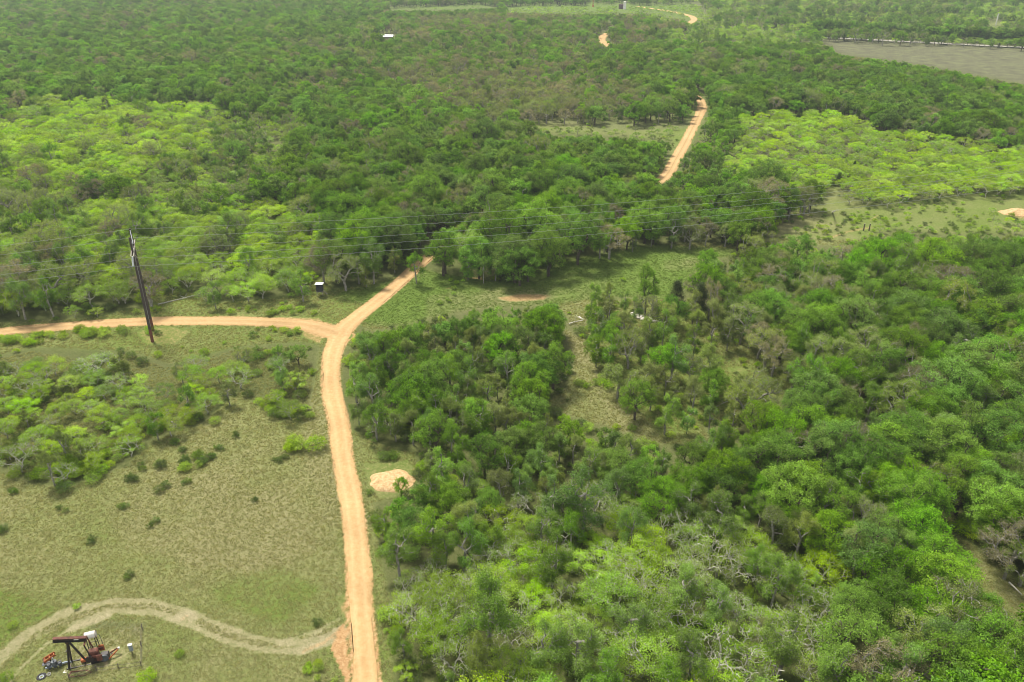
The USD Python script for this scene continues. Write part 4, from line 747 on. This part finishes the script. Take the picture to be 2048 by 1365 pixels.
obj('ridge_brace', bar(on(.995, f1, t1), mid(.90) , .12), M['porcelain'], pw_); obj('ridge_brace', bar(on(.995, f2, t2), mid(.90) + across * .2, .12), M['porcelain'], pw_)
hang = [armc + hd * k for k in (-5.0, 0.0, 5.0)]
def insul(a, b):
    n = 15; p = np.linspace(a, b, 2 * n); return rod(p, [.19 if i % 2 else .09 for i in range(2 * n)], 10)
for h_ in hang:
    obj('insulator', insul(h_ - [0, 0, .1], h_ - across * .25 - [0, 0, 2.1]), M['porcelain'], pw_, 30)
    obj('clamp', bar(h_ - across * .6 - [0, 0, 2.2], h_ + across * .1 - [0, 0, 2.2], .12), M['grey_metal'], pw_)
obj('ground_wire', rod([on(.15, f1, t1) + [.28, 0, 0], on(.6, f1, t1) + [.235, 0, 0], on(.97, f1, t1) + [.2, 0, 0]], .03, 6), M['wire'], pw_)
line_dir = np.array([.957, .245, 0]); line_dir /= np.linalg.norm(line_dir)
def wire(a, sag, length, zend, r):
    n = 60; s = np.linspace(0, 1, n); out = []
    for sgn in (1, -1):
        L_ = length if sgn > 0 else 170; e = a + line_dir * sgn * L_; e = np.array([e[0], e[1], zend])
        out.append(a + (e - a) * s[:, None] - np.array([0, 0, 1]) * (4 * sag * s * (1 - s))[:, None])
    return out
k = 0
for nm_, p_, lab in [('shield_wire', on(.995, f1, t1), 'upper wire from the nearer leg of the power pole'), ('shield_wire', on(.995, f2, t2), 'topmost wire from the farther leg of the power pole'),
                     ('power_line', hang[0], 'lowest wire, hanging from the near end of the cross-arm'), ('power_line', hang[1], 'middle wire, hanging below the cross-arm between the poles'), ('power_line', hang[2], 'wire hanging from the far end of the cross-arm')]:
    w1, w2 = wire(o + p_ + (0 if nm_ == 'shield_wire' else 0) - np.array([0, 0, 0.0 if nm_ == 'shield_wire' else 2.2]) - across * (0 if nm_ == 'shield_wire' else .25), 3.2, 260, o[2] + p_[2] + 1.0, .03)
    obj(nm_, rod(np.vstack([w2[::-1][:-1], w1]),   .019, 5), M['wire'], label=lab, cat='wire')

# ------------------------------------------------------------ pump jack and the gear round it
ax0, ax1 = at(143, 1333), at(183, 1325); ang = math.degrees(math.atan2(ax1[1] - ax0[1], ax1[0] - ax0[0]))
pj = thing('pump_jack', 'rusty red and black pump jack on its skid in the pasture', 'pump jack', ax0, ang)
for y in (-.55, .55): obj('skid_beam', bar((-.35, y, .16), (4.6, y, .16), .18, .30), M['black_steel'], pj)
for x in (.0, 1.6, 3.0, 4.4): obj('skid_cross', bar((x, -.44, .16), (x, .44, .16), .14, .22), M['black_steel'], pj)
top = np.array([0.50, 0, 3.80])
for y in (-.62, .62): obj('samson_leg', bar((-.05, y, .33), top + [-.05, y * .2, 0], .17, .20), M['black_steel'], pj)
obj('samson_leg', bar((1.75, 0, .30), top + [.16, 0, -.1], .17, .20), M['black_steel'], pj)
for z in (1.3, 2.5): obj('ladder_rung', bar((0, -.46 + z * .1, z), (0, .46 - z * .1, z), .07), M['black_steel'], pj)
obj('saddle_bearing', box(.5, .45, .28, top + [0, 0, .12], .04), M['black_steel'], pj)
bl, br = np.array([-0.95, 0, 4.62]), np.array([2.45, 0, 3.86])
wb = obj('walking_beam', bar(bl, br, .14, .46), M['black_steel'], pj); dn = (br - bl) / np.linalg.norm(br - bl); un = np.array([-dn[2], 0, dn[0]])
for s_ in (1, -1): obj('beam_flange', bar(bl + un * s_ * .25, br + un * s_ * .25, .40, .07), M['rust'] if s_ > 0 else M['black_steel'], wb)
obj('beam_lettering', bar(bl + dn * 2.2 - [0, .078, 0], bl + dn * 2.7 - [0, .078, 0], .012, .14), M['white'], wb)
obj('equalizer', bar(br + [-.15, -.75, -.30], br + [-.15, .75, -.30], .16, .18), M['rust'], pj)
crank = np.array([2.75, 0, 1.55])
for y in (-.72, .72): obj('pitman_arm', bar(br + [-.15, y, -.36], crank + [-.15, y, -.05], .10, .13), M['rust'] if y > 0 else M['black_steel'], pj)
gb = obj('gearbox', box(1.05, .85, .95, (2.75, 0, 1.45), .12), M['rust'], pj); obj('gearbox_stand', box(.95, 1.0, .66, (2.75, 0, .64), .05), M['black_steel'], pj)
for y in (-.60, .60):
    cr_ = obj('crank', box(1.5, .13, .42, (3.0, y, 1.35), .05, None), M['rust'], pj)
    obj('counterweight', box(.62, .20, .95, (3.45, y * 1.32, 1.25), .08), M['orange'] if y > 0 else M['rust'], cr_)
obj('brake_drum', trimesh.creation.cylinder(.42, .18, sections=20, transform=trimesh.transformations.rotation_matrix(math.pi / 2, [1, 0, 0], ) @ np.eye(4)).apply_translation((2.45, -.98, 1.5)), M['black_steel'], pj, 40)
obj('engine_block', box(.9, .75, .8, (3.9, -.1, .75), .08), M['black_steel'], pj); obj('flywheel', trimesh.creation.cylinder(.48, .14, sections=24, transform=trimesh.transformations.rotation_matrix(math.pi / 2, [1, 0, 0])).apply_translation((3.9, -.62, .85)), M['dull_metal'], pj, 40)
obj('skid_plate', box(.95, .5, .38, (1.62, .12, .52), .04), M['orange'], pj)
for y in (-.5, .5): obj('motor_rail', bar((4.3, y, .45), (5.35, y * .25 + .35, 1.05), .10, .16), M['orange'] if y < 0 else M['rust'], pj)
obj('rail_tip', box(.24, .22, .2, (5.4, .35, 1.1), .03), M['white'], pj)
# fuel tank on its own stand
tp = at(191, 1303); tk = thing('fuel_tank', 'white horizontal drum on a tall dark stand behind the pump jack', 'tank', tp, ang + 4)
cyl = trimesh.creation.cylinder(.42, 1.25, sections=28); cyl.apply_transform(trimesh.transformations.rotation_matrix(math.pi / 2, [0, 1, 0])); cyl.apply_translation((0, 0, 2.75)); drum_ = obj('drum', cyl, M['white'], tk, 40)
for x in (-.62, .62): obj('drum_rim', trimesh.creation.annulus(.40, .45, .05, sections=28, transform=trimesh.transformations.rotation_matrix(math.pi / 2, [0, 1, 0])).apply_translation((x, 0, 2.75)), M['rust'], drum_, 40)
for x in (-.45, .45):
    for y in (-.38, .38): obj('leg', bar((x * 1.1, y * 1.2, 0), (x, y, 2.42), .08), M['black_steel'], tk)
    obj('saddle', bar((x, -.44, 2.36), (x, .44, 2.36), .10), M['black_steel'], tk)
for y in (-.4, .4): obj('stretcher', bar((-.46, y, 1.2), (.46, y, 1.2), .06), M['black_steel'], tk)
obj('fuel_pipe', rod([(.72, 0, 2.6), (.95, 0, 2.4), (1.0, 0, 1.2), (1.02, 0, 0)], .035, 6), M['dull_metal'], tk)
cab = thing('control_cabinet', 'grey metal control cabinet on a post right of the pump jack', 'cabinet', at(266, 1311), ang)
cb_ = obj('cabinet', box(.42, .28, 1.0, (0, 0, 1.3), .03), M['grey_metal'], cab); obj('door', box(.34, .03, .86, (0, -.158, 1.3), .01), M['grey_metal'], cb_); obj('post', bar((0, 0, 0), (0, 0, .8), .09), M['post'], cab); obj('hood', box(.48, .38, .05, (0, -.03, 1.83), .01), M['white'], cb_)
hh = thing('horse_head', 'orange steel pump head lying on the grass left of the pump jack', 'pump head', at(103, 1326), 35)
for y in (-.28, .28): obj('side_plate', bar((-.6, y, .75), (.65, y * .8, 1.15), .06, .34), M['orange'], hh)
for x, z in ((-.5, .8), (0, .95), (.5, 1.1)): obj('rib', bar((x, -.25, z), (x, .25, z), .10, .2), M['orange'], hh)
obj('support', bar((0, 0, 0), (0, 0, .85), .16), M['black_steel'], hh); obj('face', bar((-.66, -.3, .72), (-.66, .3, .72), .1, .4), M['rust'], hh)
wh = thing('wellhead', 'dark valves and grey pipes of the wellhead beside the orange head', 'wellhead', at(110, 1337), 20)
for x, r_, h_ in ((-.5, .16, .9), (0.1, .2, 1.15), (.65, .15, .8)): obj('valve_body', rod([(x, 0, 0), (x, 0, h_ * .5), (x, 0, h_ * .52), (x, 0, h_)], [r_, r_, r_ * 1.6, r_ * 1.5], 14), M['dull_metal'], wh, 35)
obj('flow_pipe', rod([(-.9, -.1, .45), (0, -.05, .5), (1.3, .12, .4), (1.9, .2, .15)], .13, 10), M['grey_metal'], wh, 40)
obj('cover_plate', box(.8, .5, .06, (-.9, .55, .55), .01), M['dull_metal'], wh); obj('stuffing_box', rod([(.1, 0, 1.15), (.1, 0, 1.7)], .06, 8), M['grey_metal'], wh)
for x in (-.5, .65): obj('hand_wheel', trimesh.creation.torus(.22, .03, 20, 6).apply_translation((x, 0, 1.0)), M['black_steel'], wh, 40)
ty = thing('tyre', 'black tyre lying at the left end of the wellhead gear', 'tyre', at(84, 1356), 0)
obj('tread', trimesh.creation.torus(.42, .15, 32, 12).apply_translation((0, 0, .15)), M['rubber'], ty, 60); obj('rim', trimesh.creation.annulus(.16, .28, .1, sections=28).apply_translation((0, 0, .16)), M['grey_metal'], ty, 40)
bk_ = thing('bucket', 'small pale bucket beside the black tyre', 'bucket', at(99, 1352), 0); obj('shell', trimesh.creation.revolve([(0, 0), (.17, 0), (.21, .36), (.19, .36), (.155, .03), (0, .03)], sections=24), M['white'], bk_, 40); obj('handle', rod([(.2, 0, .34), (.14, .1, .44), (0, .15, .48), (-.14, .1, .44), (-.2, 0, .34)], .012, 6), M['black_steel'], bk_)
pt = obj('white_plate', box(.72, .36, .05, at(134, 1346) + [0, 0, .16], .01), M['white'], label='flat white board lying below the pump jack skid', cat='board')
tr_ = thing('rusty_trough', 'rusty red shallow trough lying in front of the pump jack', 'trough', at(160, 1351), 6)
import manifold3d as m3
hull_o = m3.Manifold.hull_points(np.array([(x, y, z) for x, y, z in [(-1.0, -.3, .02), (-1.0, .3, .02), (.6, -.32, .02), (.6, .32, .02), (1.25, 0, .05), (-1.15, -.42, .34), (-1.15, .42, .34), (.7, -.44, .34), (.7, .44, .34), (1.5, 0, .36)]]))
hull_i = hull_o.scale((.93, .86, 1.0)).translate((0, 0, .06)); obj('shell', hull_o - hull_i, M['rust'], tr_); obj('scrap', box(.9, .4, .14, (-.1, 0, .15), .03), M['dull_metal'], tr_)
fp = [(195, 1346), (239, 1342), (284, 1337), (284, 1297), (286, 1262), (140, 1362)]
gr = 'fence posts around the pump jack'
for i, (px, py) in enumerate(fp):
    p = at(px, py); q = obj('fence_post', rod([p - [0, 0, .1], p + [0, 0, .6], p + [.02, 0, 1.25]], [.055, .05, .045], 7), M['post'], smooth=40, cat='post')
    tag(q, ['thin post at the middle of the fence before the pump jack', 'thin post left of the near fence corner', 'corner post of the fence nearest below the cabinet', 'thin post right of the control cabinet', 'farthest post at the back corner of the pump fence', 'leftmost thin post below the rusty trough'][i], None, gr)
for i, (a_, b_, lb) in enumerate([(5, 0, 'slack fence wire left of the middle post'), (0, 1, 'slack fence wire before the pump jack skid'), (1, 2, 'slack fence wire running to the near corner post'), (2, 3, 'slack fence wire below the control cabinet'), (3, 4, 'slack fence wire running to the back corner')]):
    A, B_ = at(*fp[a_]), at(*fp[b_]); s = np.linspace(0, 1, 14)[:, None]
    ms = [rod(A + (B_ - A) * s + np.array([0, 0, 1]) * (hh_ - .25 * 4 * s * (1 - s) * .3), .02, 5) for hh_ in (.5, 1.05)]
    obj('fence_wire', cat_(*ms), M['post'], label=lb, cat='wire')

# ------------------------------------------------------------ hunting blind, heap, far buildings, posts, logs
hb = thing('hunting_blind', 'small dark hunting blind with white roof at the wood edge', 'blind', at(641, 590), 3)
for x in (-.62, .62):
    for y in (-.6, .6): obj('leg', bar((x * 1.15, y * 1.15, 0), (x, y, 1.1), .10), M['timber'], hb)
for s_ in (-1, 1):
    obj('wall', box(1.5, .05, 1.75, (0, s_ * .72, 1.98)), M['blind_wall'], hb); obj('wall', box(.05, 1.38, 1.75, (s_ * .725, 0, 1.98)), M['blind_wall'], hb)
obj('floor', box(1.6, 1.6, .08, (0, 0, 1.06)), M['timber'], hb); obj('window_slot', box(.9, .02, .28, (0, -.757, 2.35)), M['rubber'], hb)
obj('roof', box(1.95, 2.0, .07, (0, 0, 2.95), .02, trimesh.transformations.rotation_matrix(math.radians(-8), [1, 0, 0])), M['roof_white'], hb)
for y in (-.25, .25): obj('ladder_rail', bar((1.75, y, 0), (.80, y, 1.2), .07), M['timber'], hb)
for k_ in (.25, .5, .75): obj('ladder_rung', bar((1.75 - .95 * k_, -.25, 1.2 * k_), (1.75 - .95 * k_, .25, 1.2 * k_), .05), M['timber'], hb)
def heap(name, px, py, rx, ry, h, seed, label):
    c = at(px, py); n = 46; V, F = [], []; r = np.random.default_rng(seed)
    for i in range(n + 1):
        for j in range(72):
            a = j / 72 * 2 * math.pi; k = i / n; x, y = math.cos(a) * rx * k, math.sin(a) * ry * k
            e = 1 + .14 * N1(math.cos(a) * 3 + seed, math.sin(a) * 3, 1.3) + .06 * N2(math.cos(a) * 5, math.sin(a) * 5 + seed, .8)
            x, y = x * e, y * e; z = h * max(0, 1 - k ** 1.5) ** .9 * (1 + .22 * float(N2(x + seed, y, 1.1))) + .09 * float(N3(x, y + seed, .45)) * (1 - k ** 6) - .12 * k ** 8
            V.append((c[0] + x, c[1] + y, max(z, -.2) + .05))
    for i in range(n):
        for j in range(72):
            q = (i * 72 + j, i * 72 + (j + 1) % 72, (i + 1) * 72 + (j + 1) % 72, (i + 1) * 72 + j); F += [(q[0], q[2], q[1]), (q[0], q[3], q[2])]
    obj(name, (np.array(V), np.array(F)), M['sand'], smooth=True, label=label, cat='heap')
heap('sand_heap', 780, 962, 3.7, 3.2, .6, 3, 'pale sandy heap beside the dirt road')
heap('sand_heap', 2044, 426, 6.5, 4.0, 1.2, 8, 'pinkish sand heap cut off by the right edge')
sh_ = thing('shed', 'long white-roofed shed among the far trees', 'shed', at(772, 79), -6)
obj('wall', box(12, 6.4, 2.4, (0, 0, 1.2)), M['timber'], sh_)
rf = trimesh.Trimesh([(-6.6, -3.9, 2.4), (6.6, -3.9, 2.4), (6.6, 3.9, 2.4), (-6.6, 3.9, 2.4), (-6.6, 0, 3.7), (6.6, 0, 3.7)], [(0, 1, 5), (0, 5, 4), (2, 3, 4), (2, 4, 5), (0, 4, 3), (1, 2, 5), (0, 3, 2), (0, 2, 1)]); obj('roof', rf, M['roof_white'], sh_); obj('door', box(3, .1, 2.1, (-2, -3.25, 1.05)), M['brown_tank'], sh_)
def far_pump(px, py, s, col, label, rz):
    t = thing('far_pump_jack', label, 'pump jack', at(px, py), rz)
    for y in (-.7, .7): obj('samson_leg', bar((-.8, y, 0), (0, y * .2, 4.6 * s), .3), M[col], t); obj('samson_leg', bar((1.2, y, 0), (.1, y * .2, 4.6 * s), .3), M[col], t)
    obj('walking_beam', bar((-3.4, 0, 5.6 * s), (3.0, 0, 4.3 * s), .4, .6), M[col], t); obj('pitman_arm', bar((2.8, 0, 4.3 * s), (3.2, 0, 1.6), .25), M[col], t)
    obj('horse_head', box(.9, .4, 2.0, (-3.7, 0, 5.3 * s), .1), M[col], t); obj('gearbox', box(1.6, 1.2, 1.8, (3.2, 0, 1.0), .1), M[col], t); obj('base', box(7, 1.6, .3, (.6, 0, .15)), M[col], t)
far_pump(1115, 13, 1.25, 'black_steel', 'black pump jack in the far pasture at the top', 15); far_pump(1186, 14, 1.5, 'orange', 'tall orange pump jack in the far pasture at the top', 80)
st = thing('storage_tank', 'tall white tank at the end of the brown far tanks', 'tank', at(1249, 19), 0)
obj('shell', trimesh.creation.cylinder(1.7, 8.0, sections=28).apply_translation((0, 0, 4)), M['white'], st, 40); obj('lid', trimesh.creation.cone(1.8, .6, sections=28).apply_translation((0, 0, 8.0)), M['white'], st, 40)
for k_, (px, lb) in enumerate([(1240, 'left brown tank beside the tall white far tank'), (1244.5, 'right brown tank beside the tall white far tank')]):
    b_ = thing('brown_tank', lb, 'tank', at(px, 18), 0); obj('shell', trimesh.creation.cylinder(1.7, 5.0, sections=24).apply_translation((0, 0, 2.5)), M['brown_tank'], b_, 40); obj('lid', trimesh.creation.cone(1.75, .5, sections=24).apply_translation((0, 0, 5.0)), M['brown_tank'], b_, 40)
tw = thing('pale_mast', 'thin pale mast in the hazy wood near the top right corner', 'mast', at(1991, 52), 0)
obj('mast', rod([(0, 0, 0), (0, 0, 10), (0, 0, 11)], [.5, .42, .35], 12), M['white'], tw, 40); obj('bracket', box(1.4, .4, .4, (.5, 0, 10.5), .08), M['white'], tw)
for i, (px, lb) in enumerate([(1727, 'left one of two dark posts by the far track'), (1738, 'right one of two dark posts by the far track')]):
    p = at(px, 461); g_ = thing('gate_post', lb, 'post', p); obj('post', rod([(0, 0, -.2), (0, 0, 1.2), (.02, 0, 2.0)], [.2, .19, .17], 8), M['post'], g_, 40); obj('cap', rod([(.02, 0, 2.0), (.02, 0, 2.08)], [.19, .12], 8), M['timber'], g_, 40)
def log(name, pts, r, mat, label, stubs=2, seed=0, cat='log'):
    g = np.random.default_rng(seed); P = np.array(pts); c = P[0].copy(); t = thing(name, label, cat, c); q = P - c
    obj('trunk', rod(q, np.linspace(r, r * .55, len(q)), 8), mat, t, 40)
    for k_ in range(stubs):
        b = q[0] + (q[-1] - q[0]) * g.uniform(.3, .9); d = g.normal(0, 1, 3); d[2] = abs(d[2]); d /= np.linalg.norm(d); ln = g.uniform(.8, 2.0)
        obj('branch', rod([b, b + d * ln * .5 + g.normal(0, .12, 3), b + d * ln + g.normal(0, .2, 3)], [r * .45, r * .35, r * .2], 6), mat, t, 40)
def gp(px, py, z): return at(px, py, z)
log('fallen_log', [gp(316, 609, .25), gp(350, 601, .35), gp(402, 588, .6)], .17, B['pale'], 'long grey fallen trunk at the wood edge right of the pole', 2, 1)
log('fallen_log', [gp(1138, 648, .3), gp(1150, 644, .3), gp(1166, 641, .5)], .16, B['bleached'], 'bleached fallen log at the head of the dry glade path', 2, 2)
log('fallen_branch', [gp(1158, 634, .4), gp(1164, 638, .5), gp(1168, 640, .3)], .16, B['bleached'], 'short white branch lying above the bleached log', 1, 3, 'branch')
log('fallen_branch', [gp(1540, 738, .5), gp(1562, 735, .9), gp(1582, 740, .4)], .15, B['bleached'], 'curved white fallen branch below the dark hollow', 3, 4, 'branch')
log('fallen_log', [gp(1432, 815, .3), gp(1445, 808, .4), gp(1456, 803, .5)], .17, B['pale'], 'tan fallen log beside the grey brush heap', 1, 5)
log('fallen_log', [gp(2018, 1165, .3), gp(2032, 1178, .3), gp(2044, 1190, .3)], .12, B['bleached'], 'thin white log lying in the pale glade at lower right', 0, 6)
log('snag', [gp(1935, 852, 0), gp(1934, 852, 2.2), gp(1937, 850, 4.2)], .30, B['pale'], 'broken pale snag rising from the right-hand wood', 1, 7, 'dead tree')
log('snag', [gp(1901, 1052, 0), gp(1902, 1052, .9), gp(1904, 1051, 1.7)], .22, B['pale'], 'short pale stump in the opening at lower right', 0, 8, 'dead tree')
log('snag', [gp(1310, 690, 0), gp(1309, 690, 1.0), gp(1311, 690, 2.1)], .16, B['dark'], 'charred dark stump below the pale washout', 1, 9, 'dead tree')
log('snag', [gp(1665, 425, 0), gp(1664, 425, 4), gp(1667, 424, 8.5)], .22, B['pale'], 'tall grey dead tree by the rough strip', 5, 11, 'dead tree')
# pale washout: broken rock and the creek bank
c = at(1278, 636); rg = np.random.default_rng(12); t = thing('pale_washout', 'patch of pale broken rock under the tall lone tree', 'rocks', (c[0], c[1], 0))
for k_ in range(34):
    m = trimesh.creation.icosphere(1, rg.uniform(.25, .75)); m.vertices *= rg.uniform(.6, 1.3, 3) * [1, 1, .45]; m.vertices += rg.normal(0, .05, m.vertices.shape); u_ = rg.random()
    m.apply_translation((-1.4 + u_ * 6.0 + rg.normal(0, .5), 1.4 - u_ * 5.0 + rg.normal(0, .6), .1)); obj('rock', m, M['rock'], t)

# ------------------------------------------------------------ the air
hz = box(13000, 13900, 1.0); hz.vertices[:, 2] = np.where(hz.vertices[:, 2] > 0, 82.0, -3.0); hz.vertices[:, 1] += 500
hm = usdkit.material(stage, '/World/Looks/haze', {'v': ('principled_volume', {'color': (0.80, 0.87, 0.95), 'density': HAZE, 'anisotropy': 0.2})}, [], volume='v.volume')
if HAZE > 0: obj('haze', hz, hm, kind='stuff')
